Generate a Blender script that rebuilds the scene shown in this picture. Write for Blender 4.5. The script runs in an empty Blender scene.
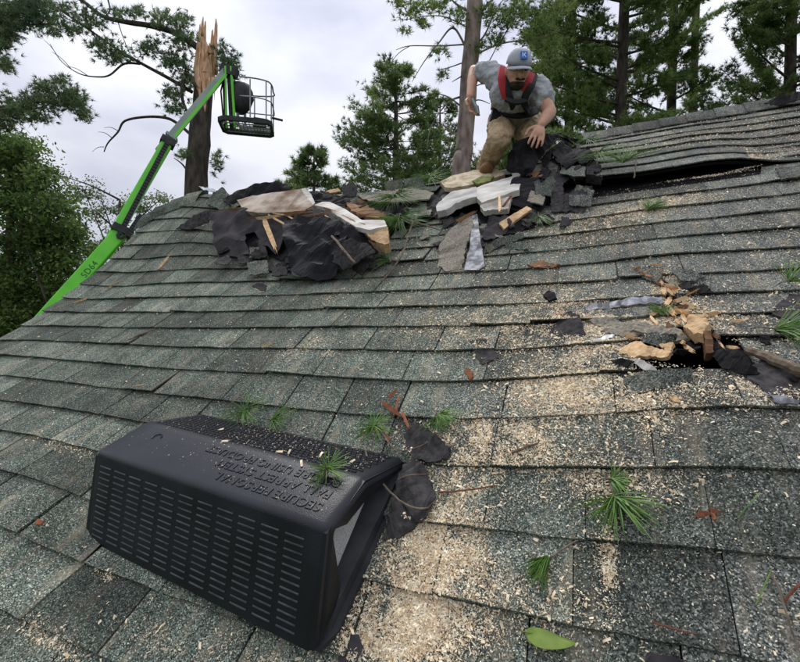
import bpy, bmesh, math, random
import numpy as np
from mathutils import Vector, noise as mnoise
R_ = math.radians
random.seed(7); rng = np.random.default_rng(11)
sc = bpy.context.scene

# ------------------------------------------------------------------ camera
SLOPE = R_(36.87)
VX = np.array([1., 0, 0]); VV = np.array([0, math.cos(SLOPE), math.sin(SLOPE)]); VN = np.array([0, -math.sin(SLOPE), math.cos(SLOPE)])
HCAM = 0.88585; FPX = 426.96
def rf(a, b, c): return a*VX + b*VV + c*VN              # roof frame -> world
CAM = HCAM*VN
CR = rf(.92274, .30930, -.22997); CD = rf(.00652, -.60912, -.79305); CF = rf(-.38537, .73028, -.56407)
CR /= np.linalg.norm(CR); CF -= CR*(CF@CR); CF /= np.linalg.norm(CF); CU = np.cross(CR, CF)
cd = bpy.data.cameras.new('camera'); cam = bpy.data.objects.new('camera', cd); sc.collection.objects.link(cam)
cd.sensor_width = 36; cd.lens = FPX/800*36; cd.clip_start = .02; cd.clip_end = 600
M = np.eye(4); M[:3, 0] = CR; M[:3, 1] = CU; M[:3, 2] = -CF; M[:3, 3] = CAM
from mathutils import Matrix
cam.matrix_world = Matrix(M.tolist()); sc.camera = cam

# ------------------------------------------------------------------ world, sun, exposure
SUN_EL, SUN_AZ = R_(58), R_(-35)          # azimuth from +Y towards -X : behind the ridge, to the left
w = bpy.data.worlds.new('World'); sc.world = w; w.use_nodes = True
nt = w.node_tree; nt.nodes.clear()
def wn(t, **k):
    n = nt.nodes.new(t)
    for a, b in k.items(): setattr(n, a, b)
    return n
sky = wn('ShaderNodeTexSky', sky_type='NISHITA', sun_disc=False); sky.sun_elevation = SUN_EL; sky.sun_rotation = SUN_AZ
tc = wn('ShaderNodeTexCoord'); mp = wn('ShaderNodeMapping'); mp.inputs['Scale'].default_value = (1, 1, 2.2)
n1 = wn('ShaderNodeTexNoise'); n1.inputs['Scale'].default_value = 2.7; n1.inputs['Detail'].default_value = 5; n1.inputs['Roughness'].default_value = .48
cr = wn('ShaderNodeValToRGB'); cr.color_ramp.elements[0].position = .30; cr.color_ramp.elements[1].position = .60
cr.color_ramp.elements[0].color = (.50, .53, .67, 1); cr.color_ramp.elements[1].color = (.88, .89, .955, 1)
b1 = wn('ShaderNodeBackground'); b1.inputs['Strength'].default_value = .06
b2 = wn('ShaderNodeBackground'); b2.inputs['Strength'].default_value = .94
mx = wn('ShaderNodeMixShader'); mx.inputs[0].default_value = .9; out = wn('ShaderNodeOutputWorld')
L = nt.links.new
L(tc.outputs['Generated'], mp.inputs[0]); L(mp.outputs[0], n1.inputs['Vector']); L(n1.outputs[0], cr.inputs[0])
sepz = wn('ShaderNodeSeparateXYZ'); L(tc.outputs['Generated'], sepz.inputs[0])     # overcast sky: brighter overhead than at the horizon
mz = wn('ShaderNodeMapRange'); mz.inputs[1].default_value = 0; mz.inputs[2].default_value = 1; mz.inputs[3].default_value = .80; mz.inputs[4].default_value = 1.9; L(sepz.outputs[2], mz.inputs[0])
vm = wn('ShaderNodeVectorMath', operation='SCALE'); L(cr.outputs[0], vm.inputs[0]); L(mz.outputs[0], vm.inputs[3]); L(vm.outputs[0], b2.inputs[0])
L(sky.outputs[0], b1.inputs[0]); L(b1.outputs[0], mx.inputs[1]); L(b2.outputs[0], mx.inputs[2]); L(mx.outputs[0], out.inputs[0])
sd = bpy.data.lights.new('sun', 'SUN'); sd.energy = 1.5; sd.angle = R_(11); sd.color = (1, .97, .93)
so = bpy.data.objects.new('sun', sd); sc.collection.objects.link(so)
sdir = Vector((math.sin(SUN_AZ)*math.cos(SUN_EL), math.cos(SUN_AZ)*math.cos(SUN_EL), math.sin(SUN_EL)))
so.rotation_euler = sdir.to_track_quat('Z', 'Y').to_euler(); so.location = (0, 0, 20)
sc.view_settings.view_transform = 'Standard'; sc.view_settings.look = 'None'; sc.view_settings.gamma = 1
sc.view_settings.use_curve_mapping = False; sc.view_settings.exposure = 0.05

# ------------------------------------------------------------------ materials
MATS = {}
def mat(name, base, rough=.8, var=0, scale=8, col2=None, bump=0, bscale=40, bdist=.01, spec=.3, isl=0, metal=0, detail=4, stretch=None, objrand=0, ramp=(.35, .65), trans=0):
    m = bpy.data.materials.new(name); m.use_nodes = True; t = m.node_tree; N = t.nodes; K = t.links.new
    p = N['Principled BSDF']; p.inputs['Roughness'].default_value = rough; p.inputs['Specular IOR Level'].default_value = spec; p.inputs['Metallic'].default_value = metal
    g = N.new('ShaderNodeNewGeometry'); vec = g.outputs['Position']
    if stretch:
        mm = N.new('ShaderNodeMapping'); mm.inputs['Scale'].default_value = stretch; K(vec, mm.inputs[0]); vec = mm.outputs[0]
    c = None
    if col2:
        a = N.new('ShaderNodeTexNoise'); a.inputs['Scale'].default_value = scale; a.inputs['Detail'].default_value = detail; K(vec, a.inputs['Vector'])
        r = N.new('ShaderNodeValToRGB'); r.color_ramp.elements[0].position = ramp[0]; r.color_ramp.elements[1].position = ramp[1]
        r.color_ramp.elements[0].color = (*base, 1); r.color_ramp.elements[1].color = (*col2, 1); K(a.outputs[0], r.inputs[0]); c = r.outputs[0]
    if isl or objrand:
        h = N.new('ShaderNodeHueSaturation'); mr = N.new('ShaderNodeMapRange')
        if isl: K(g.outputs['Random Per Island'], mr.inputs[0]); amt = isl
        else:
            oi = N.new('ShaderNodeObjectInfo'); K(oi.outputs['Random'], mr.inputs[0]); amt = objrand
        mr.inputs[3].default_value = 1-amt; mr.inputs[4].default_value = 1+amt; K(mr.outputs[0], h.inputs['Value'])
        if c: K(c, h.inputs['Color'])
        else: h.inputs['Color'].default_value = (*base, 1)
        c = h.outputs[0]
    if c: K(c, p.inputs['Base Color'])
    else: p.inputs['Base Color'].default_value = (*base, 1)
    if bump:
        b = N.new('ShaderNodeTexNoise'); b.inputs['Scale'].default_value = bscale; b.inputs['Detail'].default_value = 5; K(vec, b.inputs['Vector'])
        bb = N.new('ShaderNodeBump'); bb.inputs['Strength'].default_value = bump; bb.inputs['Distance'].default_value = bdist; K(b.outputs[0], bb.inputs['Height']); K(bb.outputs[0], p.inputs['Normal'])
    if trans:
        ts = N.new('ShaderNodeBsdfTranslucent'); ms = N.new('ShaderNodeMixShader'); ms.inputs[0].default_value = trans
        if c: K(c, ts.inputs[0])
        else: ts.inputs[0].default_value = (*base, 1)
        K(p.outputs[0], ms.inputs[1]); K(ts.outputs[0], ms.inputs[2]); K(ms.outputs[0], N['Material Output'].inputs[0])
    MATS[name] = m; return m

def shingle_material():
    m = bpy.data.materials.new('asphalt_shingle'); m.use_nodes = True; t = m.node_tree; N = t.nodes; K = t.links.new
    p = N['Principled BSDF']; p.inputs['Roughness'].default_value = .9; p.inputs['Specular IOR Level'].default_value = .22
    g = N.new('ShaderNodeNewGeometry'); pos = g.outputs['Position']
    vo = N.new('ShaderNodeTexVoronoi'); vo.inputs['Scale'].default_value = 430; K(pos, vo.inputs['Vector'])
    sepc = N.new('ShaderNodeSeparateColor'); K(vo.outputs['Color'], sepc.inputs[0])
    r = N.new('ShaderNodeValToRGB'); e = r.color_ramp.elements           # granule colours
    e[0].position = 0; e[0].color = (.016, .018, .017, 1); e[1].position = 1; e[1].color = (.52, .52, .50, 1)
    for q, c in ((.3, (.045, .052, .048)), (.6, (.108, .120, .112)), (.86, (.182, .196, .184)), (.95, (.31, .32, .305))):
        x = e.new(q); x.color = (*c, 1)
    K(sepc.outputs[0], r.inputs[0])
    # broad weathering : green algae tone on the older left part, slate grey elsewhere
    n2 = N.new('ShaderNodeTexNoise'); n2.inputs['Scale'].default_value = 3.2; n2.inputs['Detail'].default_value = 6; K(pos, n2.inputs['Vector'])
    sx = N.new('ShaderNodeSeparateXYZ'); K(pos, sx.inputs[0])
    mrx = N.new('ShaderNodeMapRange'); mrx.inputs[1].default_value = -.9; mrx.inputs[2].default_value = .6; mrx.inputs[3].default_value = .30; mrx.inputs[4].default_value = -.22; K(sx.outputs[0], mrx.inputs[0])
    ad = N.new('ShaderNodeMath'); ad.operation = 'ADD'; K(n2.outputs[0], ad.inputs[0]); K(mrx.outputs[0], ad.inputs[1])
    rt = N.new('ShaderNodeValToRGB'); rt.color_ramp.elements[0].position = .36; rt.color_ramp.elements[1].position = .72
    rt.color_ramp.elements[0].color = (1.03, 1.02, .96, 1); rt.color_ramp.elements[1].color = (.97, 1.06, .91, 1); K(ad.outputs[0], rt.inputs[0])
    mu = N.new('ShaderNodeMix'); mu.data_type = 'RGBA'; mu.blend_type = 'MULTIPLY'; mu.inputs[0].default_value = 1; K(r.outputs[0], mu.inputs[6]); K(rt.outputs[0], mu.inputs[7])
    # worn granules: streaks along the slope show the paler brown mat
    mp = N.new('ShaderNodeMapping'); mp.inputs['Scale'].default_value = (26, 5, 5); K(pos, mp.inputs[0])
    n3 = N.new('ShaderNodeTexNoise'); n3.inputs['Scale'].default_value = 1; n3.inputs['Detail'].default_value = 6; n3.inputs['Roughness'].default_value = .65; K(mp.outputs[0], n3.inputs['Vector'])
    rs = N.new('ShaderNodeValToRGB'); rs.color_ramp.elements[0].position = .50; rs.color_ramp.elements[1].position = .78; rs.color_ramp.elements[0].color = (0, 0, 0, 1); rs.color_ramp.elements[1].color = (.62, .62, .62, 1); K(n3.outputs[0], rs.inputs[0])
    m2 = N.new('ShaderNodeMix'); m2.data_type = 'RGBA'; K(rs.outputs[0], m2.inputs[0]); K(mu.outputs[2], m2.inputs[6]); m2.inputs[7].default_value = (.33, .275, .195, 1)
    # each tab its own tone
    oi = N.new('ShaderNodeObjectInfo'); n4 = N.new('ShaderNodeTexNoise'); n4.inputs['Scale'].default_value = 9; K(pos, n4.inputs['Vector'])
    mo = N.new('ShaderNodeMapRange'); mo.inputs[3].default_value = .58; mo.inputs[4].default_value = 1.36; K(oi.outputs['Random'], mo.inputs[0])
    mb = N.new('ShaderNodeMapRange'); mb.inputs[1].default_value = .3; mb.inputs[2].default_value = .7; mb.inputs[3].default_value = .72; mb.inputs[4].default_value = 1.25; K(n4.outputs[0], mb.inputs[0])
    mm = N.new('ShaderNodeMath'); mm.operation = 'MULTIPLY'; K(mo.outputs[0], mm.inputs[0]); K(mb.outputs[0], mm.inputs[1])
    h = N.new('ShaderNodeHueSaturation'); K(m2.outputs[2], h.inputs['Color']); K(mm.outputs[0], h.inputs['Value']); K(h.outputs[0], p.inputs['Base Color'])
    bb = N.new('ShaderNodeBump'); bb.inputs['Strength'].default_value = .55; bb.inputs['Distance'].default_value = .0022; K(sepc.outputs[1], bb.inputs['Height']); K(bb.outputs[0], p.inputs['Normal'])
    MATS['shingle'] = m
shingle_material()
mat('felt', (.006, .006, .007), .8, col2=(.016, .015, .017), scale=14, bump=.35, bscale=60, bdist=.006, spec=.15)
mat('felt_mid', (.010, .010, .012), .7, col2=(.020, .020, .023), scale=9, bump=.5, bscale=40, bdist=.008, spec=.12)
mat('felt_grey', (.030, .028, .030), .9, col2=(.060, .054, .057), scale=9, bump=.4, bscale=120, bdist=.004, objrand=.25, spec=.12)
mat('shingle_back', (.028, .027, .028), .9, col2=(.065, .060, .060), scale=60, bump=.6, bscale=260, bdist=.003, objrand=.3, spec=.15)
mat('wood_fresh', (.46, .28, .13), .85, col2=(.70, .51, .30), scale=40, bump=.7, bscale=70, bdist=.006, objrand=.3, detail=8, ramp=(.3, .7))
mat('wood_orange', (.34, .13, .045), .85, col2=(.60, .33, .14), scale=40, bump=.6, bscale=80, bdist=.005, objrand=.3)
mat('wood_split', (.46, .22, .10), .85, col2=(.80, .56, .37), scale=5, bump=.6, bscale=20, bdist=.03, stretch=(6, 6, .8))
mat('wood_red', (.16, .05, .022), .85, col2=(.30, .11, .05), scale=20, bump=.4, bscale=90, bdist=.003, objrand=.25)
mat('wood_brown', (.10, .05, .025), .85, col2=(.24, .13, .06), scale=12, bump=.5, bscale=60, bdist=.004, objrand=.2)
mat('drywall', (.40, .37, .32), .9, col2=(.68, .66, .61), scale=10, bump=.25, bscale=70, bdist=.003)
mat('drywall_torn', (.17, .10, .06), .9, col2=(.50, .43, .35), scale=7, bump=.5, bscale=60, bdist=.005, ramp=(.36, .62), detail=12)
mat('dusty_board', (.42, .33, .20), .9, col2=(.72, .62, .46), scale=22, bump=.5, bscale=90, bdist=.004)
mat('dusty_shingle', (.10, .10, .09), .9, col2=(.36, .31, .23), scale=130, bump=.5, bscale=260, bdist=.003, detail=4, ramp=(.3, .75))
mat('drywall_grey', (.36, .35, .33), .9, col2=(.60, .58, .53), scale=9, bump=.3, bscale=70, bdist=.004)
mat('metal_scuffed', (.10, .105, .115), .55, col2=(.40, .42, .46), scale=30, metal=.3, ramp=(.46, .74), detail=8)
mat('moss', (.10, .14, .03), .95, col2=(.22, .22, .07), scale=30, bump=.6, bscale=120, bdist=.006)
mat('metal_grey', (.32, .34, .37), .45, col2=(.55, .58, .62), scale=18, spec=.5, metal=.5)
mat('vent_plastic', (.004, .0055, .0085), .36, col2=(.010, .0125, .018), scale=9, bump=.4, bscale=380, bdist=.0016, spec=.42)
mat('vent_lit_edge', (.028, .029, .033), .45, col2=(.07, .071, .078), scale=30, spec=.4)  # slot bars: sky light caught on their top edges, put into a lighter grey
mat('vent_flange', (.022, .023, .026), .6, col2=(.042, .043, .047), scale=14, bump=.2, bscale=200, bdist=.002)
mat('vent_screen', (.30, .31, .32), .7, col2=(.52, .53, .54), scale=320, detail=1, bump=.5, bscale=420, bdist=.002)
mat('chips', (.72, .56, .36), .9, isl=.36, col2=(.91, .81, .61), scale=60, trans=.12)
mat('needle', (.085, .20, .035), .5, isl=.45, col2=(.17, .30, .06), scale=25, trans=.2, spec=.4)
mat('twig', (.10, .075, .05), .9, col2=(.22, .175, .13), scale=60, bump=.4, bscale=200, bdist=.002)
mat('twig_red', (.13, .045, .028), .85, col2=(.20, .08, .045), scale=60)
mat('leaf_green', (.16, .26, .035), .45, col2=(.24, .34, .06), scale=40, trans=.25, spec=.4)
mat('bark', (.032, .027, .022), .95, col2=(.095, .078, .064), scale=9, bump=.9, bscale=14, bdist=.06, stretch=(1, 1, .3))
mat('bark_pink', (.13, .10, .085), .95, col2=(.30, .235, .20), scale=9, bump=.9, bscale=18, bdist=.04, stretch=(1, 1, .35))
mat('needle_green', (.11, .18, .06), .7, isl=.5, col2=(.24, .33, .12), scale=1.0, trans=.5)
mat('needle_dark', (.095, .15, .045), .7, isl=.5, col2=(.20, .28, .09), scale=1.2, trans=.5)
mat('needle_mid', (.10, .165, .045), .7, isl=.5, col2=(.22, .30, .09), scale=1.0, trans=.5)
mat('needle_blue', (.085, .14, .07), .7, isl=.5, col2=(.18, .25, .115), scale=1.0, trans=.5)
mat('leaf_dark', (.05, .10, .025), .6, isl=.6, col2=(.16, .24, .065), scale=2.4, trans=.5)
mat('leaf_pale', (.10, .16, .05), .6, isl=.4, col2=(.18, .24, .09), scale=1.2, trans=.35)
mat('boom_green', (.15, .66, .03), .35, col2=(.11, .56, .025), scale=3, spec=.5)
mat('boom_grey', (.20, .25, .22), .45, col2=(.28, .33, .30), scale=3, metal=.2)
mat('black_metal', (.012, .013, .014), .5, col2=(.03, .03, .032), scale=12)
mat('rail_grey', (.28, .28, .29), .45, metal=.3)
mat('decal_dark', (.02, .10, .03), .5)
mat('rubber', (.02, .02, .02), .8)
mat('skin', (.46, .25, .17), .55, col2=(.55, .32, .22), scale=14)
mat('shirt', (.30, .315, .33), .9, col2=(.38, .395, .41), scale=12, bump=.8, bscale=16, bdist=.04)
mat('trousers', (.36, .26, .155), .9, col2=(.44, .33, .205), scale=10, bump=.9, bscale=16, bdist=.05)
mat('vest_red', (.30, .018, .025), .7, col2=(.40, .03, .035), scale=20)
mat('strap_black', (.012, .012, .014), .7)
mat('cap_grey', (.36, .38, .43), .85, col2=(.43, .45, .50), scale=30)
mat('logo_blue', (.03, .16, .55), .6); mat('logo_white', (.8, .8, .8), .6)
mat('beard', (.022, .015, .011), .9, col2=(.05, .033, .022), scale=60, bump=.6, bscale=200, bdist=.01)
mat('leather', (.16, .085, .035), .7, col2=(.25, .14, .06), scale=20)
mat('tool_grey', (.25, .29, .29), .4, metal=.6)
mat('siding', (.45, .44, .40), .8, col2=(.5, .49, .45), scale=5)
mat('fascia_paint', (.30, .30, .28), .7)
mat('grass', (.035, .065, .015), .95, col2=(.07, .10, .025), scale=1.5)

# ------------------------------------------------------------------ object helpers
COL = sc.collection
WL = {}
def _reg(o, loc, parent):
    loc = Vector(loc)
    if parent is not None:
        o.parent = parent; o.location = loc - WL[parent.name]
    else: o.location = loc
    WL[o.name] = loc
def empty(name, loc, parent=None):
    o = bpy.data.objects.new(name, None); o.empty_display_size = .1; COL.objects.link(o); _reg(o, loc, parent); return o
def mk(name, V, F, m, parent=None, loc=None, smooth=False):
    V = np.asarray(V, dtype=float).reshape(-1, 3)
    if loc is None: loc = V.mean(0)
    me = bpy.data.meshes.new(name); me.from_pydata((V-np.asarray(loc)).tolist(), [], [list(map(int, f)) for f in F]); me.update()
    if smooth: me.polygons.foreach_set('use_smooth', [True]*len(me.polygons))
    me.materials.append(MATS[m]); o = bpy.data.objects.new(name, me); COL.objects.link(o); _reg(o, loc, parent); return o
def mk_np(name, V, F, m, parent=None, loc=(0, 0, 0)):       # big meshes, F an (n,k) array
    V = np.asarray(V, dtype=np.float32)-np.asarray(loc, dtype=np.float32); F = np.asarray(F, dtype=np.int32); k = F.shape[1]
    me = bpy.data.meshes.new(name); me.vertices.add(len(V)); me.vertices.foreach_set('co', V.ravel())
    me.loops.add(F.size); me.loops.foreach_set('vertex_index', F.ravel()); me.polygons.add(len(F))
    me.polygons.foreach_set('loop_start', np.arange(0, F.size, k, dtype=np.int32)); me.polygons.foreach_set('loop_total', np.full(len(F), k, dtype=np.int32))
    me.update(calc_edges=True); me.validate()
    me.materials.append(MATS[m]); o = bpy.data.objects.new(name, me); COL.objects.link(o); _reg(o, loc, parent); return o
def tag(o, label, cat, group=None, kind=None):
    o['label'] = label
    if cat: o['category'] = cat
    if group: o['group'] = group
    if kind: o['kind'] = kind
    return o
class MB:
    def __init__(s): s.v = []; s.f = []
    def add(s, V, F):
        b = len(s.v); s.v += [tuple(map(float, p)) for p in V]; s.f += [tuple(i+b for i in f) for f in F]; return s
    def tube(s, pts, rad, n=7, cap=True): s.add(*tube(pts, rad, n, cap)); return s
    def beam(s, a, b, wx, wy, up=(0, 0, 1)): s.add(*beam(a, b, wx, wy, up)); return s
    def build(s, name, m, parent=None, loc=None, smooth=False): return mk(name, s.v, s.f, m, parent, loc, smooth)
def unit(v):
    v = np.asarray(v, float); l = np.linalg.norm(v); return v/l if l > 1e-9 else v
def perp(d):
    a = np.array([0, 0, 1.]) if abs(d[2]) < .9 else np.array([1., 0, 0]); x = unit(np.cross(d, a)); return x, np.cross(d, x)
def tube(pts, rad, n=7, cap=True):
    pts = [np.asarray(p, float) for p in pts]; k = len(pts)
    if np.isscalar(rad): rad = [rad]*k
    V = []; F = []; x0 = None
    for i, p in enumerate(pts):
        d = unit(pts[min(i+1, k-1)]-pts[max(i-1, 0)])
        if x0 is None: x, y = perp(d)
        else: x = unit(x0-d*(x0@d)); y = np.cross(d, x)
        x0 = x
        for j in range(n):
            a = 2*math.pi*j/n; V.append(p+rad[i]*(x*math.cos(a)+y*math.sin(a)))
    for i in range(k-1):
        for j in range(n): F.append((i*n+j, i*n+(j+1) % n, (i+1)*n+(j+1) % n, (i+1)*n+j))
    if cap: F.append(tuple(range(n-1, -1, -1))); F.append(tuple(range((k-1)*n, k*n)))
    return V, F
def beam(a, b, wx, wy, up=(0, 0, 1), taper=1.0):
    a = np.asarray(a, float); b = np.asarray(b, float); d = unit(b-a); x = unit(np.cross(d, np.asarray(up, float))); y = np.cross(x, d); V = []
    for p, t in ((a, 1.), (b, taper)):
        for sx, sy in ((-1, -1), (1, -1), (1, 1), (-1, 1)): V.append(p+x*sx*wx*t/2+y*sy*wy*t/2)
    return V, [(3, 2, 1, 0), (4, 5, 6, 7), (0, 1, 5, 4), (1, 2, 6, 5), (2, 3, 7, 6), (3, 0, 4, 7)]
def bez(a, b, c, n=8):
    a, b, c = map(lambda q: np.asarray(q, float), (a, b, c)); return [(1-t)**2*a+2*t*(1-t)*b+t*t*c for t in np.linspace(0, 1, n)]
def smoothpts(P, n=4):
    P = [np.asarray(p, float) for p in P]; o = []
    for i in range(len(P)-1):
        p0 = P[max(i-1, 0)]; p1 = P[i]; p2 = P[i+1]; p3 = P[min(i+2, len(P)-1)]
        for t in np.arange(n)/n: o.append(.5*(2*p1+(p2-p0)*t+(2*p0-5*p1+4*p2-p3)*t*t+(3*p1-p0-3*p2+p3)*t**3))
    o.append(P[-1]); return o
def spot(px, py, d): return CAM+d*(CF+CR*(px-400)/FPX+CU*(331-py)/FPX)      # a point d metres ahead

# ------------------------------------------------------------------ the sagging roof surface (offset from its plane, metres)
GU0, GDU, GV0, GDV = -3.2, .25, -.8, 4.4/18
G = np.array([[-.001,-.001,-.001,-.001,-.002,-.004,-.005,-.003,.001,.004,.006,.005,.002,-.002,-.007,-.01,-.011,-.009,-.007,-.003,.001],[-.003,.001,.005,.01,.014,.017,.017,.013,.007,-.001,-.01,-.017,-.021,-.021,-.018,-.014,-.009,-.004,-.001,.001,.002],[-.005,.003,.011,.02,.031,.039,.042,.032,.013,-.01,-.029,-.041,-.045,-.039,-.028,-.013,-.001,.005,.007,.005,.003],[-.005,.006,.017,.03,.045,.059,.066,.053,.015,-.023,-.049,-.064,-.065,-.052,-.027,-.001,.015,.019,.018,.011,.005],[-.006,.008,.021,.035,.049,.064,.077,.066,.004,-.038,-.061,-.073,-.068,-.045,-.005,.031,.044,.041,.032,.02,.009],[-.007,.009,.023,.034,.041,.047,.051,.028,-.013,-.041,-.057,-.056,-.032,.004,.055,.076,.073,.059,.043,.028,.013],[-.009,.008,.021,.027,.025,.019,.01,-.002,-.015,-.026,-.032,-.023,.007,.056,.109,.106,.086,.065,.047,.031,.015],[-.009,.001,.011,.009,.002,-.005,-.011,-.014,-.011,-.008,-.008,-.006,.013,.054,.088,.088,.072,.055,.041,.027,.015],[-.005,-.009,-.008,-.011,-.016,-.019,-.02,-.019,-.016,-.011,-.007,-.006,.001,.02,.037,.044,.041,.036,.029,.021,.012],[.011,-.006,-.017,-.02,-.02,-.022,-.024,-.025,-.026,-.025,-.024,-.021,-.019,-.011,.004,.008,.014,.018,.018,.014,.01],[.038,.015,-.005,-.006,-.005,-.013,-.023,-.029,-.032,-.036,-.036,-.032,-.027,-.017,.001,.003,.006,.01,.011,.01,.01],[.072,.049,.035,.036,.022,-.001,-.022,-.032,-.037,-.039,-.039,-.036,-.03,-.019,-.002,.003,.01,.011,.012,.012,.012],[.124,.11,.102,.086,.041,.007,-.018,-.031,-.037,-.04,-.039,-.037,-.03,-.019,-.007,.001,.011,.014,.015,.015,.016],[.181,.171,.153,.114,.058,.018,-.011,-.028,-.037,-.041,-.041,-.038,-.032,-.023,-.014,-.004,.006,.012,.015,.018,.02],[.232,.216,.192,.135,.074,.031,.001,-.021,-.036,-.044,-.045,-.042,-.037,-.03,-.021,-.011,-.001,.007,.013,.018,.022],[.267,.238,.201,.146,.089,.045,.012,-.013,-.033,-.046,-.047,-.046,-.044,-.038,-.029,-.019,-.009,.001,.009,.017,.024],[.287,.245,.2,.15,.101,.058,.023,-.006,-.028,-.042,-.049,-.052,-.053,-.047,-.038,-.027,-.017,-.006,.004,.014,.024],[.294,.247,.199,.153,.108,.068,.033,.003,-.021,-.039,-.05,-.057,-.059,-.055,-.046,-.036,-.025,-.013,-.001,.012,.024],[.298,.247,.199,.155,.114,.077,.042,.012,-.014,-.035,-.051,-.06,-.064,-.062,-.055,-.045,-.033,-.02,-.006,.009,.023]])
def cub(p0, p1, p2, p3, t): return .5*(2*p1+(p2-p0)*t+(2*p0-5*p1+4*p2-p3)*t*t+(3*p1-p0-3*p2+p3)*t**3)
def W(u, v):
    u = np.asarray(u, float); v = np.asarray(v, float)
    a = np.clip((u-GU0)/GDU, 0, 19.999); c = np.clip((v-GV0)/GDV, 0, 17.999); i = a.astype(int); j = c.astype(int); a = a-i; c = c-j
    g = lambda jj, ii: G[np.clip(jj, 0, 18), np.clip(ii, 0, 20)]
    rowsv = [cub(g(j+k, i-1), g(j+k, i), g(j+k, i+1), g(j+k, i+2), a) for k in (-1, 0, 1, 2)]
    return cub(*rowsv, c)-.030*np.exp(-((u+1.16)/.15)**2-((v-.25)/.13)**2)
UL_U = [-.4, 0, .1, .3, .55, .67, .80, .90, 2.]; UL_W = [.05, .05, .044, .040, .055, .044, .012, .004, .002]
V_UP = 2.36
RIDGE = np.array([(-3.09, 2.28, .15), (-2.911, 2.45, .182), (-2.703, 2.62, .2), (-2.189, 2.7, .071), (-1.591, 2.78, 0), (-.901, 2.9, -.05), (-.597, 2.97, -.045), (-.25, 3.15, -.057), (0, 3.36, -.036), (.707, 3.4, -.023), (1.208, 3.42, -.014), (2., 3.44, -.01)])
def vridge(u): return np.interp(u, RIDGE[:, 0], RIDGE[:, 1])
def Wup(u, v):
    a = np.interp(u, UL_U, UL_W); b = np.interp(u, RIDGE[:, 0], RIDGE[:, 2]); t = np.clip((v-V_UP)/(vridge(u)-V_UP), -.2, 1.2); return a+(b-a)*t
EXPO = .14; V0 = 2.1444
def lift(u, row):     # curl of a course's lower edge
    return .0016*np.sin(u*3.1+row*1.7)+.0013*np.sin(u*7.7+row*2.9+1)+.001*np.sin(u*17.+row*4.1)
def rowof(v): return np.ceil((V0-v)/EXPO-1e-6)          # course whose exposed part holds v
def Wtop(u, v):       # top face of the shingles
    u = np.asarray(u, float); v = np.asarray(v, float); up = (v > V_UP) & (u > -.02)
    k = np.where(up, -np.floor((v-V_UP)/EXPO)-30, rowof(v)); vk = np.where(up, V_UP+EXPO*(-k-30), V0-k*EXPO); f = np.clip((v-vk)/EXPO, 0, 1)
    base = np.where(up, Wup(u, v), W(u, v)); return base+(.0180+lift(u, k))*(1-f)+.0090*f
def px_ray(px, py): return CF+CR*(px-400)/FPX+CU*(331-py)/FPX
RPX = [(0, 345), (127, 248), (146, 221), (172, 208), (207, 192), (270, 199), (345, 195), (440, 184), (485, 174), (540, 160), (580, 142), (800, 102)]
def on_roof(px, py, lower=False):
    py = max(py, np.interp(px, [a for a, b in RPX], [b for a, b in RPX])+2.5)
    r = px_ray(px, py); rn = r@VN; wz = 0.
    for _ in range(40):
        t = (wz-HCAM)/rn; P = CAM+r*t; u = P@VX; v = P@VV
        wz = .5*wz+.5*float(W(u, v) if lower else Wtop(u, v))
    return u, v, wz, t
def rp(px, py, up=0.):      # world point above the roof where a pixel looks, up = height over the shingles
    u, v, wz, t = on_roof(px, py); return rf(u, v, wz+up)
def lp(px, py, pull):       # point in front of the roof by pull metres along the depth
    u, v, wz, t = on_roof(px, py); return spot(px, py, t-pull)
def inpoly(u, v, P):
    u = np.asarray(u); v = np.asarray(v); r = np.zeros(u.shape, bool); n = len(P)
    for i in range(n):
        (x1, y1), (x2, y2) = P[i], P[(i+1) % n]
        if y1 == y2: continue
        c = ((y1 > v) != (y2 > v)) & (u < (x2-x1)*(v-y1)/(y2-y1)+x1); r ^= c
    return r
def uvpoly(pp): return [on_roof(x, y, True)[:2] for x, y in pp]
HOLE = uvpoly([(660, 338), (676, 332), (716, 337), (744, 352), (758, 369), (718, 373), (676, 370), (640, 366), (628, 354)])
BARE_L = uvpoly([(216, 214), (262, 203), (345, 199), (438, 190), (440, 214), (398, 226), (385, 247), (350, 262), (300, 262), (252, 246), (226, 240)])
BARE_U = uvpoly([(590, 172), (590, 197), (612, 194), (640, 190), (672, 184), (700, 180), (722, 177), (748, 170), (740, 155), (660, 160)])
BARE_R = uvpoly([(438, 190), (485, 180), (560, 163), (596, 176), (596, 190), (560, 207), (520, 228), (486, 240), (450, 225)])

# ------------------------------------------------------------------ ground
GZ = -4.2
def ground():
    n = 40; xs = np.linspace(-200, 200, n+1); ys = np.linspace(-160, 240, n+1); V = []; F = []
    for y in ys:
        for x in xs: V.append((x, y, GZ+.25*math.sin(x*.09)*math.cos(y*.07)*min(1, (abs(x)+abs(y))/60)))
    for j in range(n):
        for i in range(n): a = j*(n+1)+i; F.append((a, a+1, a+n+2, a+n+1))
    o = mk('ground', V, F, 'grass', loc=(0, 0, GZ)); o['kind'] = 'structure'; tag(o, 'grassy yard ground around the damaged house', 'ground')
ground()

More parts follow.
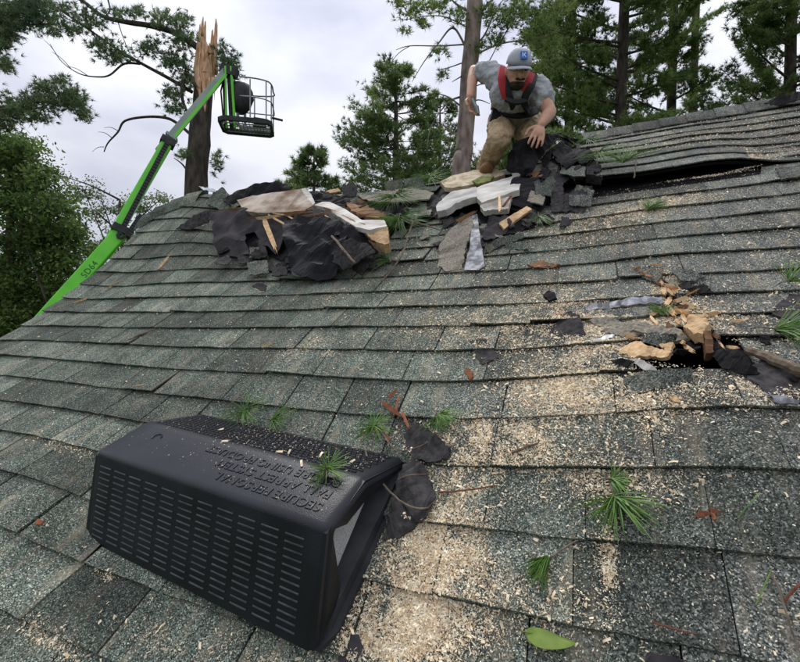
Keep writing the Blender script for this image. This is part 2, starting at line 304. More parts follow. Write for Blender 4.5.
# ------------------------------------------------------------------ house
U0, U1, VE = -3.03, 2.0, -.80
house = empty('house', (0, 0, 0))
tag(house, 'house with a storm-broken dark shingle roof, sagging and littered with wood chips', 'house')
def deck_mesh(u0, u1, v0, v1f, Wf, holes, du=.05, dv=.05, th=.015, off=-.004):
    us = np.linspace(u0, u1, int((u1-u0)/du)+1); nv = 1+int((v1f(0)-v0)/dv); V = []; F = []; idx = {}
    T = np.linspace(0, 1, nv+1)
    for j, t in enumerate(T):
        for i, u in enumerate(us):
            v = v0+(v1f(u)-v0)*t; wz = float(Wf(u, v))+off
            V.append(rf(u, v, wz))
    n = len(us); tot = len(V); V += [p-VN*th for p in V]
    def keep(i, j):
        u = (us[i]+us[i+1])/2; v = v0+(v1f(u)-v0)*(T[j]+T[j+1])/2
        return not any(bool(inpoly(np.array(u), np.array(v), h)) for h in holes)
    K = np.array([[keep(i, j) for i in range(n-1)] for j in range(nv)])
    for j in range(nv):
        for i in range(n-1):
            if not K[j, i]: continue
            a, b, c, d = j*n+i, j*n+i+1, (j+1)*n+i+1, (j+1)*n+i
            F.append((a, b, c, d)); F.append((d+tot, c+tot, b+tot, a+tot))
            for (jj, ii, p, q) in ((j-1, i, a, b), (j, i+1, b, c), (j+1, i, c, d), (j, i-1, d, a)):
                if jj < 0 or ii < 0 or jj >= nv or ii >= n-1 or not K[jj, ii]: F.append((p+tot, q+tot, q, p))
    return V, F
def vtop_lower(u): return float(np.where(np.asarray(u) > .06, 2.62, np.minimum(vridge(u), 3.3)))
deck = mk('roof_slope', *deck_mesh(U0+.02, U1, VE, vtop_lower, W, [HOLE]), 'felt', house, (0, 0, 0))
deck['label'] = 'sagging lower roof slope laid with dark asphalt shingles'
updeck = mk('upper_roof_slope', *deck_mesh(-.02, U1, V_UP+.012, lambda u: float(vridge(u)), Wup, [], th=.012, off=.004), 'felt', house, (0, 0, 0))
updeck['label'] = 'upper roof slope lifted clear above a black gap'
# back slope: from the ridge line down the far side
def back():
    V = []; F = []; m = len(RIDGE); dn = np.array([0, math.cos(SLOPE), -math.sin(SLOPE)])
    rr = [rf(max(a, U0-.02), b, c-.01) for a, b, c in RIDGE]
    yy = max(p[1] for p in rr)
    for k, t in enumerate((0, .25, .6, 1.)):
        for p in rr:
            L_ = (3.4-(p[1]-1.8))*t; V.append(p+dn*L_+np.array([0, 0, -.0]))
    for k in range(3):
        for i in range(m-1): a = k*m+i; F.append((a, a+1, a+m+1, a+m))
    return mk('back_roof_slope', V, F, 'shingle', house, (0, 0, 0))
back()
def walls():
    ze = rf(0, VE, 0)[2]; y0 = rf(0, VE, 0)[1]+.25; x0 = U0+.18; x1 = U1-.1
    ridp = [rf(a, b, c-.08) for a, b, c in RIDGE if a < -2.5]
    # gable wall under the left rake
    top = [(y, z) for y, z in [(rf(x0, v, float(W(x0, v))-.06)[1:]) for v in np.linspace(VE+.3, 2.3, 14)]]
    pk = top[-1]; yb = pk[0]+2.2; zb = pk[1]-2.2*.75-.05
    prof = [(y0+.12, GZ)]+top+[(yb, zb), (yb, GZ)]
    n = len(prof); V = [(x0, y, z) for y, z in prof]+[(x0+.12, y, z) for y, z in prof]
    F = [tuple(range(n)), tuple(range(2*n-1, n-1, -1))]+[(i, n+i, n+(i+1) % n, (i+1) % n) for i in range(n)]
    mk('gable_wall', V, F, 'siding', house)
    m = MB(); m.add(*beam((x0+.12, y0+.06, (GZ+ze)/2-.03), (x1, y0+.06, (GZ+ze)/2-.03), .12, ze-GZ-.1)); m.build('front_wall', 'siding', house)
    m = MB(); m.add(*beam((x0+.12, yb-.06, (GZ+zb)/2), (x1, yb-.06, (GZ+zb)/2), .12, zb-GZ-.1)); m.build('back_wall', 'siding', house)
    prof2 = [(y0, GZ)]+[tuple(rf(0, v, -.1)[1:]) for v in np.linspace(VE+.3, 3.3, 4)]+[(yb, zb), (yb, GZ)]; n = len(prof2)
    V = [(x1, y, z) for y, z in prof2]+[(x1-.1, y, z) for y, z in prof2]
    mk('far_gable_wall', V, [tuple(range(n)), tuple(range(2*n-1, n-1, -1))]+[(i, n+i, n+(i+1) % n, (i+1) % n) for i in range(n)], 'siding', house)
    m = MB(); m.add(*beam((x0+.2, 1.3, -1.2), (x1-.2, 1.3, -1.2), 3.6, .1)); m.build('attic_floor', 'wood_brown', house)
    m = MB(); m.add(*beam(rf(x0+.15, .9, -.42), rf(x1-.15, .9, -.42), 3.2, .06, VN)); m.build('added_attic_liner', 'felt_grey', house)  # added dark liner under the deck, blocks stray light so the hole stays black
    # rake board
    m = MB(); q = [rf(U0+.012, v, float(W(U0, v))-.075) for v in np.linspace(VE, 2.26, 16)]
    for a, b in zip(q[:-1], q[1:]): m.add(*beam(a, b, .02, .11, VN))
    m.build('rake_board', 'fascia_paint', house)
    m = MB(); m.add(*beam(rf(U0, VE-.012, -.07), rf(U1, VE-.012, -.07), .02, .13, VN)); m.build('fascia_board', 'fascia_paint', house)
walls()

# ---- shingles
def shingle_mesh(ua, ub, vk, row, Wf, vlim, drop, rag):
    n = max(2, int(math.ceil((ub-ua)/.045))); us = np.linspace(ua, ub, n+1); th = .0055
    lo, hi = rag; vs = [(0., 1.0), (.45, .78), (1., .5), (1.85, .04)]
    tl = np.linspace(lo, hi, n+1); top = []
    for t, hgt in vs:
        v = np.full(n+1, vk+EXPO*t)
        if t == 0: v = v+np.array([mnoise.noise((u*60, row*3.3, 1.5)) for u in us])*.0035
        v = np.minimum(v, vlim(us)-.002*(1-t))
        fade = max(0., 1-t) if t < 1 else 0
        wz = Wf(us, v)+.0180*hgt+(lift(us, row)+tl)*fade
        top.append([rf(u, vv, ww) for u, vv, ww in zip(us, v, wz)])
    V = [p for r in top for p in r]; m = n+1; base = len(V)
    V += [p-VN*th for p in top[0]]; V += [p-VN*th for p in top[2]]
    uc = (us[:-1]+us[1:])/2; F = []
    ok = np.array([not any(bool(inpoly(np.array(x), np.array(vk+EXPO*.5), h)) for h in drop) for x in uc])
    hit = [inpoly(uc, np.full(n, vk+EXPO*(vs[k][0]+vs[k+1][0])/2), HOLE) for k in range(3)]
    for i in range(n):
        if not ok[i]: continue
        for k in range(3):
            if hit[k][i]: continue
            a = k*m+i; F.append((a, a+1, a+m+1, a+m))
        if hit[0][i]: continue
        F.append((base+i, base+i+1, i+1, i)); F.append((base+m+i, base+m+i+1, base+i+1, base+i))
        if i == 0 or not ok[i-1]: F.append((base+i, i, m+i, 2*m+i, base+m+i))
        if i == n-1 or not ok[i+1]: j = i+1; F.append((base+m+j, 2*m+j, m+j, j, base+j))
    return V, F
PEND = []   # (score, args)
def rows_of(k0, k1, ua, ub, vb, Wf, vlim, drop, parent, rowid):
    for k in range(k0, k1):
        vk = vb(k); u = ua-random.random()*.2; first = True
        while u < ub:
            wd = random.choice((.17, .2, .2, .23, .26, .3, .33)); a = max(u, ua); b = min(u+wd, ub); u += wd
            if b-a < .04: continue
            c = (a+b)/2; gap = random.choice((.003, .005, .006, .007, .009)) if c < -.3 else random.choice((.0008, .001, .0015, .002, .003))
            if vlim(np.array(c)) < vk+.03: continue
            P = rf(c, vk+EXPO/2, float(Wf(c, vk+EXPO/2)))-CAM; d = P@CF
            vis = False
            if d > .3:
                x = 400+FPX*(P@CR)/d; y = 331-FPX*(P@CU)/d
                vis = -70 < x < 870 and y < 740
                # hidden under the vent
                if -1.16 < a and b < -.52 and .2 < vk < .42: vis = False
            sz = (b-a)*FPX/max(d, .3)*EXPO*FPX/max(d, .3)*abs(unit(P)@VN)
            lo = random.uniform(0, .003); hi = random.uniform(0, .003)
            cl = 1. if parent is deck else .3
            if random.random() < .09*cl: lo += random.uniform(.004, .012)
            if random.random() < .09*cl: hi += random.uniform(.004, .012)
            PEND.append((sz if vis else 0, (a+gap/2, b-gap/2, vk, rowid(k), Wf, vlim, drop, (lo, hi)), parent))
dropL = [HOLE, BARE_L, BARE_R, BARE_U]
rows_of(-6, 21, U0, U1, lambda k: V0-k*EXPO, W, lambda u: np.where(np.asarray(u) > -.02, np.where(np.asarray(u) < .74, 2.262, 2.6), np.minimum(vridge(u)-.01, 3.2)), dropL, deck, lambda k: k)
rows_of(0, 8, 0.0, U1, lambda k: V_UP+k*EXPO, Wup, lambda u: vridge(u)-.01, [], updeck, lambda k: -k-30)
def runs(sz, A, par):
    ua, ub, vk, row, Wf, vlim, drop, rag = A
    n = max(2, int(math.ceil((ub-ua)/.045))); us = np.linspace(ua, ub, n+1); uc = (us[:-1]+us[1:])/2; vc = np.full(n, vk+EXPO*.5)
    ok = np.ones(n, bool)
    for h in drop: ok &= ~inpoly(uc, vc, h)
    ok &= vlim(uc) > vk+.03
    if ok.all(): return [(sz, (ua, ub, vk, row, Wf, vlim, [], rag), par)]
    o = []; i = 0
    while i < n:
        if not ok[i]: i += 1; continue
        j = i
        while j < n and ok[j]: j += 1
        o.append((sz*(j-i)/n, (us[i], us[j], vk, row, Wf, vlim, [], rag), par)); i = j
    return o
PEND = [r for q in PEND for r in runs(*q)]
PEND.sort(key=lambda q: -q[0])
restV = {deck.name: MB(), updeck.name: MB()}
ALLV = []; ALLF = []
for i, (s, args, par) in enumerate(PEND):
    V, F = shingle_mesh(*args)
    if not F: continue
    b_ = len(ALLV); ALLV += V; ALLF += [tuple(x+b_ for x in f) for f in F]
    if i < 285: mk('shingle', V, F, 'shingle', par)
    else: restV[par.name].add(V, F)
for par in (deck, updeck):
    o = restV[par.name].build('shingle_field', 'shingle', par, (0, 0, 0)); o['kind'] = 'stuff'
from mathutils.bvhtree import BVHTree
BV = BVHTree.FromPolygons([tuple(v) for v in ALLV], ALLF)
def surf_w(u, v):         # height of the shingle faces at (u, v)
    h = BV.ray_cast(Vector(rf(u, v, .6)), Vector(-VN), 1.2)[0]
    return float(np.array(h)@VN) if h is not None else float(Wtop(u, v))
def rp(px, py, up=0.):
    u, v, wz, t = on_roof(px, py); return rf(u, v, surf_w(u, v)+up)
# starter edge drip: ridge caps along the intact right part
def ridge_caps():
    for i in range(13):
        ua = .02+i*.15; ub = ua+.2; V = []; m = 3
        for k, (dv, dz) in enumerate(((-.11, -.004), (-.05, .012), (0, .022))):
            for u, e in ((ua, .012), (ub, 0.002)):
                v = float(vridge(u))+dv; V.append(rf(u, v, float(Wup(u, v))+.022+e+dz))
        dn = np.array([0, .8, -.6])
        for q in (.05, .11):
            for u, e in ((ua, .012), (ub, .002)):
                v = float(vridge(u)); V.append(rf(u, v, float(Wup(u, v))+.044+e)+dn*q)
        F = [(2*k, 2*k+1, 2*k+3, 2*k+2) for k in range(4)]; n = len(V)
        V += [p-np.array([0, 0, .006]) for p in V]; F += [tuple(x+n for x in reversed(f)) for f in F]
        F += [(n, n+1, 1, 0), (n+9, n+8, 8, 9)]+[(2*k+2, 2*k+2+n, 2*k+n, 2*k) for k in range(4)]
        mk('ridge_cap', V, F, 'shingle', updeck)
    # caps climbing the crumpled left end of the ridge
    for i in range(4):
        t0, t1 = i/4, (i+1)/4+.06
        f = lambda t: np.array([np.interp(t, (0, .45, 1), RIDGE[:3, c]) for c in range(3)])
        V = []
        for dv, dz in ((-.13, .016), (-.06, .035), (0, .04)):
            for t, e in ((t0, .012), (t1, .0)):
                a = f(t); V.append(rf(max(a[0], U0-.01), a[1]+dv, float(W(a[0], a[1]+dv))+dz+e))
        for t, e in ((t0, .012), (t1, .0)):
            a = f(t); V.append(rf(max(a[0], U0-.01), a[1], float(W(a[0], a[1]))+.04+e)+np.array([0, .1, -.075]))
        F = [(2*k, 2*k+1, 2*k+3, 2*k+2) for k in range(3)]; n = len(V); V += [p-np.array([0, 0, .006]) for p in V]
        F += [tuple(x+n for x in reversed(f_)) for f_ in F]+[(n, n+1, 1, 0)]+[(2*k+2, 2*k+2+n, 2*k+n, 2*k) for k in range(3)]
        mk('ridge_cap', V, F, 'shingle', deck)
ridge_caps()

# ------------------------------------------------------------------ roof vent
def rotm(a, b, c):
    ca, sa, cb, sb, cc, s_ = math.cos(a), math.sin(a), math.cos(b), math.sin(b), math.cos(c), math.sin(c)
    return np.array([[cc, -s_, 0], [s_, cc, 0], [0, 0, 1]])@np.array([[cb, 0, sb], [0, 1, 0], [-sb, 0, cb]])@np.array([[1, 0, 0], [0, ca, -sa], [0, sa, ca]])
VR = rotm(-.014, 0., -.094); VW = .792; V_O = np.array([-.849, .204, -.020])
def VT(x, y, z): q = VR@np.array([x, y, z])+V_O; return rf(*q)
PROF = [(0, 0), (.156, .178), (.294, .142), (.447, .02)]
def vent():
    base = VT(0, .22, 0)
    root = empty('roof_vent', base); tag(root, 'large black plastic slant-back roof vent with slotted front and embossed warning text', 'roof vent')
    h = VW/2
    # hood: shell swept across, rounded profile corners, tapered end caps
    pf = []
    def arc(p0, p1, p2, r, n=4):
        p0, p1, p2 = map(np.array, (p0, p1, p2)); a = p1+unit(p0-p1)*r; b = p1+unit(p2-p1)*r
        return [tuple((1-t)**2*a+2*t*(1-t)*p1+t*t*b) for t in np.linspace(0, 1, n)]
    pf = [(0, 0)]+arc(PROF[0], PROF[1], PROF[2], .013)+arc(PROF[1], PROF[2], PROF[3], .012, 3)+[PROF[3], (.455, 0)]
    xs = [-h, -h+.006, -h+.02]+list(np.linspace(-h+.08, h-.08, 9))+[h-.02, h-.006, h]
    V = []; F = []; n = len(pf)
    for x in xs:
        e = {0: .022, 1: .007, 2: 0}.get(min(xs.index(x), len(xs)-1-xs.index(x)), 0)
        cy, cz = .23, .0
        for (y, z) in pf:
            s = 1-e/.18
            V.append(VT(x, cy+(y-cy)*s, z*s))
    for i in range(len(xs)-1):
        for j in range(n-1): a = i*n+j; F.append((a, a+n, a+n+1, a+1))
    # side walls: closed skirt with an opening low at the rear (both ends alike)
    body = mk('hood', V, F, 'vent_plastic', root, smooth=False)
    me = body.data
    me.polygons.foreach_set('use_smooth', [True]*len(me.polygons)); 
    md = body.modifiers.new('shell', 'SOLIDIFY'); md.thickness = .006; md.offset = -1
    es = body.modifiers.new('es', 'EDGE_SPLIT'); es.split_angle = R_(50)
    for sx in (1, -1):
        X = h-.004
        # solid front cheek, upper rim band; opening between them shows screen
        cheek = [(.004, .004), (.150, .166), (.168, .168), (.135, .075), (.12, .03), (.095, .004)]
        rim = [(.155, .166), (.294, .136), (.440, .016), (.40, .022), (.30, .085), (.20, .118)]
        for nm, pg in (('side_cheek', cheek), ('side_rim', rim)):
            m = len(pg); V = [VT(sx*X, y, z) for y, z in pg]+[VT(sx*(X-.012), y, z) for y, z in pg]
            mk(nm, V, [tuple(range(m)), tuple(range(2*m-1, m-1, -1))]+[(i, m+i, m+(i+1) % m, (i+1) % m) for i in range(m)], 'vent_plastic', root)
        sg = [(.09, .012), (.14, .085), (.20, .122), (.315, .075), (.30, .05)]
        m = len(sg); V = [VT(sx*(X-.028), y, z) for y, z in sg]+[VT(sx*(X-.032), y, z) for y, z in sg]
        mk('insect_screen', V, [tuple(range(m)), tuple(range(2*m-1, m-1, -1))]+[(i, m+i, m+(i+1) % m, (i+1) % m) for i in range(m)], 'vent_screen', root)
        # low kick wall below the opening
        kw = [(.02, -.03), (.10, .012), (.43, .012), (.45, -.02)]
        m = len(kw); V = [VT(sx*(X+.004), y, z) for y, z in kw]+[VT(sx*(X-.05), y, z+.012) for y, z in kw]
        mk('base_rail', V, [tuple(range(m)), tuple(range(2*m-1, m-1, -1))]+[(i, m+i, m+(i+1) % m, (i+1) % m) for i in range(m)], 'vent_flange', root)
    m = MB(); V, F = [], []
    for z in (-.034, -.016):
        for x, y in ((-h+.01, .012), (h-.008, .012), (h+.012, .05), (h+.012, .50), (-h-.012, .50), (-h-.012, .05)): V.append(VT(x, y, z))
    mk('flange', V, [tuple(range(5, -1, -1)), tuple(range(6, 12))]+[(i, (i+1) % 6, 6+(i+1) % 6, 6+i) for i in range(6)], 'vent_flange', root)
    # raised slots on the front face
    fd = unit(np.array([PROF[1][0], PROF[1][1]])); fl = math.hypot(*PROF[1]); fn = np.array([-fd[1], fd[0]])
    m = MB(); nc = 11; nr = 13
    for c in range(nc):
        for r in range(nr):
            x = -h+.03+(VW-.075)*(c+.5)/nc; s = .012+(fl-.040)*(r+.5)/nr; ww = (VW-.09)/nc*.38
            V = []
            for k, (ds, o, e) in enumerate(((-.0020, .0003, 0), (.0020, .0003, 0), (.0008, .0026, .001), (-.0008, .0026, .001))):
                for sx in (-1, 1):
                    yz = fd*(s+ds)+fn*o; V.append(VT(x+sx*(ww-e), yz[0], yz[1]))
            m.add(V, [(2, 3, 5, 4), (4, 5, 7, 6), (6, 7, 1, 0), (0, 2, 4, 6), (3, 1, 7, 5)])
    o = m.build('front_slots', 'vent_lit_edge', root); o['kind'] = 'stuff'
    # fine ribs on the rear slope
    d2 = unit(np.array(PROF[3])-np.array(PROF[2])); l2 = math.hypot(*(np.array(PROF[3])-np.array(PROF[2]))); n2_ = np.array([-d2[1], d2[0]]); m = MB()
    for c in range(44):
        for r in range(10):
            x = -h+.035+(VW-.07)*(c+.5)/44+(.004 if r % 2 else -.004); s = .016+(l2-.03)*(r+.5)/10; ww = .0062; V = []
            for ds, o, e in ((-.004, .0004, 0), (.004, .0004, 0), (.003, .003, .001), (-.003, .003, .001)):
                for sx in (-1, 1): yz = np.array(PROF[2])+d2*(s+ds)+n2_*o; V.append(VT(x+sx*(ww-e), yz[0], yz[1]))
            m.add(V, [(2, 3, 5, 4), (4, 5, 7, 6), (6, 7, 1, 0), (0, 2, 4, 6), (3, 1, 7, 5)])
    o = m.build('rear_ribs', 'vent_plastic', root); o['kind'] = 'stuff'
    # embossed words, upside down for someone below the vent
    d1 = unit(np.array(PROF[2])-np.array(PROF[1])); nn = np.array([-d1[1], d1[0]])
    for k, line in enumerate(('SECURE PERSONAL', 'FALL ARREST SYSTEM', 'BEFORE USING PRODUCT')):
        cu = bpy.data.curves.new('t', 'FONT'); cu.body = line; cu.size = .032; cu.extrude = .0006; cu.bevel_depth = .0005; cu.space_character = 1.05
        to = bpy.data.objects.new('t', cu); COL.objects.link(to); bpy.context.view_layer.update()
        me = bpy.data.meshes.new_from_object(to.evaluated_get(bpy.context.evaluated_depsgraph_get())); bpy.data.objects.remove(to)
        V = []
        for q in me.vertices:
            x = h-.045-q.co.x*1.08; s = .026+k*.036+.024-q.co.y; yz = np.array(PROF[1])+d1*s+nn*(.0008+q.co.z); V.append(VT(x, yz[0], yz[1]))
        F = [tuple(p.vertices) for p in me.polygons]; mk('embossed_text', V, F, 'vent_plastic', root); bpy.data.meshes.remove(me)
    # ring mark moulded near the left end
    m = MB(); cx, cs = -h+.13, .10
    ring = []
    for a in np.linspace(0, math.pi*1.2, 12): yz = np.array(PROF[1])+d1*(cs+.014*math.sin(a))+nn*.0015; ring.append(VT(cx+.014*math.cos(a), yz[0], yz[1]))
    m.tube(ring, .0012, 5); m.build('moulded_mark', 'vent_plastic', root)
vent()

# ------------------------------------------------------------------ sheets, boards and sticks of debris
def nz(p, s, k=0.): return mnoise.noise((p[0]*s+k, p[1]*s-k*.7, p[2]*s+k*1.3))
def sheet(name, label, cat, pts, m, th=.004, amp=.012, fs=9., sub=3, rag=.006, group=None, pull=True, ridge=0.):
    """torn flexible sheet: outline corners (px, py, lift towards the viewer), crumpled, with real thickness"""
    C = [lp(*p) if pull else np.asarray(p, float) for p in pts]
    out = []; step = min(.04, max(.007, sum(np.linalg.norm(C[i]-C[i-1]) for i in range(len(C)))/44))
    for i in range(len(C)):                                 # ragged edge
        a, b = C[i], C[(i+1) % len(C)]; L_ = np.linalg.norm(b-a); k = max(1, int(L_/step))
        for j in range(k):
            p = a+(b-a)*(j/k)
            if j: p = p+np.array([random.uniform(-1, 1) for _ in range(3)])*min(rag, step*.42)
            out.append(p)
    bm = bmesh.new(); vs = [bm.verts.new(p) for p in out]; bm.faces.new(vs)
    bmesh.ops.triangulate(bm, faces=bm.faces[:])
    for _ in range(sub):
        long = [e for e in bm.edges if e.calc_length() > max(.012, step)]
        if not long: break
        bmesh.ops.subdivide_edges(bm, edges=long, cuts=1); bmesh.ops.triangulate(bm, faces=[f for f in bm.faces if len(f.verts) > 3])
    bm.normal_update()
    c = np.mean(out, 0); nrm = unit(sum((np.array(f.normal)*f.calc_area() for f in bm.faces), np.zeros(3)))
    if nrm@(CAM-c) < 0:
        bmesh.ops.reverse_faces(bm, faces=bm.faces[:]); nrm = -nrm
    seed = random.random()*50
    for v in bm.verts:
        p = np.array(v.co); d = amp*nz(p, fs, seed)+amp*.5*nz(p, fs*2.6, seed+9)+amp*.25*abs(nz(p, fs*6, seed+3))+ridge*(.5-abs(nz(p, fs*1.1, seed+20)))*amp*2; v.co = Vector(p+nrm*d)
    r = bmesh.ops.extrude_face_region(bm, geom=bm.faces[:])
    bmesh.ops.translate(bm, verts=[g for g in r['geom'] if isinstance(g, bmesh.types.BMVert)], vec=Vector(-nrm*th))
    bmesh.ops.recalc_face_normals(bm, faces=bm.faces[:])
    me = bpy.data.meshes.new(name)
    for v in bm.verts: v.co -= Vector(c)
    bm.to_mesh(me); bm.free(); me.materials.append(MATS[m]); o = bpy.data.objects.new(name, me); COL.objects.link(o); _reg(o, c, None)
    return tag(o, label, cat, group)
def board(name, label, cat, pts, m, th, amp=.002, rag=.002, **k): return sheet(name, label, cat, pts, m, th=th, amp=amp, fs=14, sub=2, rag=rag, **k)
def stick(name, label, cat, pts, rads, m, group=None, n=5, pull=True):
    P = [lp(*p) if pull else np.asarray(p, float) for p in pts]; P = smoothpts(P, 4); r = np.interp(np.linspace(0, 1, len(P)), np.linspace(0, 1, len(rads)), rads)
    P = [p+np.array([random.uniform(-1, 1) for _ in range(3)])*min(.0015, r[i]*.5) for i, p in enumerate(P)]
    o = mk(name, *tube(P, list(r), n), m); return tag(o, label, cat, group)
def splinter(name, label, pts, wd, th, m, cat='wood splinter', group=None):
    """flat split stave with a jagged tip"""
    a, b = lp(*pts[0]), lp(*pts[1]); d = unit(b-a); nrm = unit(CAM-a); x = unit(np.cross(d, nrm)); y = np.cross(x, d); L_ = np.linalg.norm(b-a)
    prof = [(0, -.5), (.1, -.55), (.45, -.5), (.7, -.42), (.86, -.3), (.8, -.1), (1., .05), (.84, .16), (.9, .36), (.6, .5), (.2, .48), (.05, .2)]
    V = [a+d*L_*t+x*wd*s+y*th/2 for t, s in prof]+[a+d*L_*t+x*wd*s-y*th/2 for t, s in prof]; n = len(prof)
    F = [tuple(range(n)), tuple(range(2*n-1, n-1, -1))]+[(i, n+i, n+(i+1) % n, (i+1) % n) for i in range(n)]
    return tag(mk(name, V, F, m), label, cat, group)

# ---- left pile
S_ = sheet
S_('torn_underlayment', 'dark torn underlayment sheet with ragged hole hanging at left of the debris pile', 'underlayment', [(214, 214, .30), (240, 209, .34), (266, 212, .36), (288, 219, .36), (283, 240, .22), (276, 255, .12), (262, 244, .16), (254, 232, .2), (246, 236, .2), (250, 256, .08), (238, 258, .06), (228, 255, .08), (217, 256, .08), (214, 238, .18)], 'felt_grey', amp=.022, fs=6, ridge=.8)
S_('torn_underlayment', 'small tongue of torn underlayment dangling beside the ragged hole', 'underlayment', [(256, 238, .21), (265, 240, .2), (268, 258, .1), (262, 259, .08), (258, 250, .12)], 'felt_grey', amp=.012)
S_('torn_underlayment', 'loose grey half-moon scrap lying below the hanging underlayment', 'underlayment', [(256, 266, .05), (262, 261, .07), (272, 262, .07), (277, 270, .03), (257, 273, .03)], 'felt_grey', amp=.006)
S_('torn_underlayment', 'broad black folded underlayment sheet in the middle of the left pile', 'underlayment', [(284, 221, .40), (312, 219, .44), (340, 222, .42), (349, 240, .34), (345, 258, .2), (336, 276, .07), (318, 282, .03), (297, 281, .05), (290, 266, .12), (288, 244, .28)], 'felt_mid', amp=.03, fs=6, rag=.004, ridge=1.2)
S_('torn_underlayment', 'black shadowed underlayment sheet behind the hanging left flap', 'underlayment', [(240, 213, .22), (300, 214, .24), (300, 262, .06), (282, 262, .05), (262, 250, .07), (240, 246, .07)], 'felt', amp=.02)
S_('torn_shingle_sheet', 'grey backside of a torn shingle flap, angular, at right of the black sheet', 'shingle sheet', [(334, 246, .36), (352, 239, .40), (371, 246, .36), (374, 252, .32), (362, 258, .27), (352, 266, .2), (344, 270, .16), (333, 262, .22)], 'shingle_back', amp=.012, th=.006)
S_('torn_shingle_sheet', 'small grey pentagon shingle scrap under the angular flap', 'shingle sheet', [(352, 266, .16), (368, 257, .22), (371, 264, .16), (361, 275, .06), (353, 271, .1)], 'shingle_back', amp=.006, th=.006)
S_('torn_shingle_sheet', 'dark shingle flap peeled up toward the left rake edge', 'shingle sheet', [(176, 229, .03), (192, 217, .15), (206, 211, .22), (222, 209, .26), (216, 217, .22), (206, 223, .1), (190, 229, .05)], 'shingle_back', amp=.01, th=.006)
S_('torn_underlayment', 'arched black felt sheet on top of the left pile', 'underlayment', [(222, 199, .12), (238, 191, .16), (258, 184, .2), (276, 182, .22), (293, 187, .22), (284, 192, .26), (262, 196, .26), (242, 200, .22), (228, 204, .18)], 'felt', amp=.02)
S_('torn_shingle_sheet', 'crumpled dark cap shingle standing at the left peak of the ridge', 'shingle sheet', [(206, 203, .04), (213, 193, .06), (222, 187, .08), (229, 194, .1), (232, 208, .12), (219, 209, .12)], 'shingle', amp=.012, th=.006)
S_('torn_shingle_sheet', 'pale bent shingle scrap lying on the left peak of the ridge', 'shingle sheet', [(199, 186, .05), (214, 189, .08), (216, 192, .1), (203, 190, .08)], 'metal_grey', amp=.006)
board('drywall_chunk', 'broken drywall chunk with torn brown paper face atop the left pile', 'drywall', [(237, 200, .32), (262, 194, .36), (301, 189, .40), (306, 197, .41), (313, 205, .42), (304, 211, .43), (280, 212, .42), (258, 213, .40), (244, 211, .36)], 'drywall_torn', .03, amp=.006)
board('drywall_chunk', 'white end face of the drywall chunk on the left pile', 'drywall', [(301, 189, .37), (305, 188, .32), (311, 194, .32), (315, 203, .36), (312, 206, .40), (306, 198, .40)], 'drywall', .025, amp=.002)
board('drywall_board', 'long white gypsum board slanting down across the left pile', 'drywall', [(314, 205, .36), (322, 202, .34), (330, 202, .34), (345, 209, .36), (362, 220, .40), (384, 220, .36), (387, 226, .42), (370, 230, .46), (356, 227, .46), (340, 217, .42), (326, 208, .40)], 'drywall', .022, amp=.001)
board('wood_block', 'splintered orange wood block under the end of the white board', 'wood', [(364, 229, .44), (388, 227, .40), (389, 243, .32), (384, 245, .32), (376, 241, .36), (368, 236, .4)], 'wood_fresh', .05, amp=.008)
S_('torn_underlayment', 'black ragged underlayment edge running under the white board', 'underlayment', [(300, 213, .40), (318, 208, .40), (338, 219, .42), (358, 231, .44), (374, 242, .36), (384, 248, .2), (362, 246, .3), (342, 240, .36), (318, 226, .4)], 'felt', amp=.015, rag=.012)
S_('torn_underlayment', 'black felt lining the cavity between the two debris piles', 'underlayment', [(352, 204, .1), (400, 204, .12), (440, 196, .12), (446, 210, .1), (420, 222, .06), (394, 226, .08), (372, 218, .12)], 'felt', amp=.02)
board('wood_sheathing', 'splintered brown roof sheathing showing behind the white board', 'wood', [(345, 203, .2), (366, 206, .24), (384, 211, .24), (388, 218, .26), (372, 218, .3), (352, 211, .3)], 'wood_brown', .02, amp=.01, rag=.01)
S_('torn_shingle_sheet', 'pale dusty row of shingles tilted across the ridge between the piles', 'shingle sheet', [(357, 196, .1), (384, 192, .12), (412, 187, .14), (434, 193, .16), (428, 199, .2), (396, 202, .22), (370, 201, .2)], 'dusty_shingle', amp=.004, th=.008)
S_('upright_shingle', 'dark square shingle tab standing upright, left of the pair on the ridge', 'shingle', [(384, 182, .10), (402, 179, .10), (405, 191, .12), (386, 194, .12)], 'shingle', amp=.003, th=.006, rag=.002)
S_('upright_shingle', 'dark square shingle tab standing upright, right of the pair on the ridge', 'shingle', [(403, 179, .10), (422, 176, .10), (425, 189, .12), (406, 191, .12)], 'shingle', amp=.003, th=.006, rag=.002)
S_('torn_shingle_sheet', 'small bent dark shingle scrap poking above the ridge beside the drywall chunk', 'shingle sheet', [(341, 188, .08), (350, 183, .06), (358, 188, .06), (356, 196, .1), (345, 198, .12)], 'shingle_back', amp=.01, th=.006)
board('wood_scrap', 'tan wood scrap lying on the ridge right of the drywall chunk', 'wood', [(326, 191, .14), (338, 188, .14), (341, 191, .16), (330, 193, .16)], 'wood_fresh', .012)
S_('torn_underlayment', 'dark rumpled felt on the ridge behind the white board', 'underlayment', [(306, 193, .12), (326, 192, .16), (346, 196, .18), (352, 203, .24), (334, 204, .28), (314, 202, .26)], 'felt', amp=.03)
splinter('wood_splinter', 'tall pale splinter standing in front of the left pile', [(263, 218, .40), (278, 254, .14)], .030, .012, 'wood_fresh')
splinter('wood_splinter', 'thin pale splinter leaning right of the tall splinter', [(268, 215, .42), (292, 228, .36)], .012, .008, 'wood_fresh')
splinter('wood_splinter', 'long brown splinter along the bottom of the drywall chunk', [(222, 211, .30), (248, 208, .38)], .022, .01, 'wood_brown')
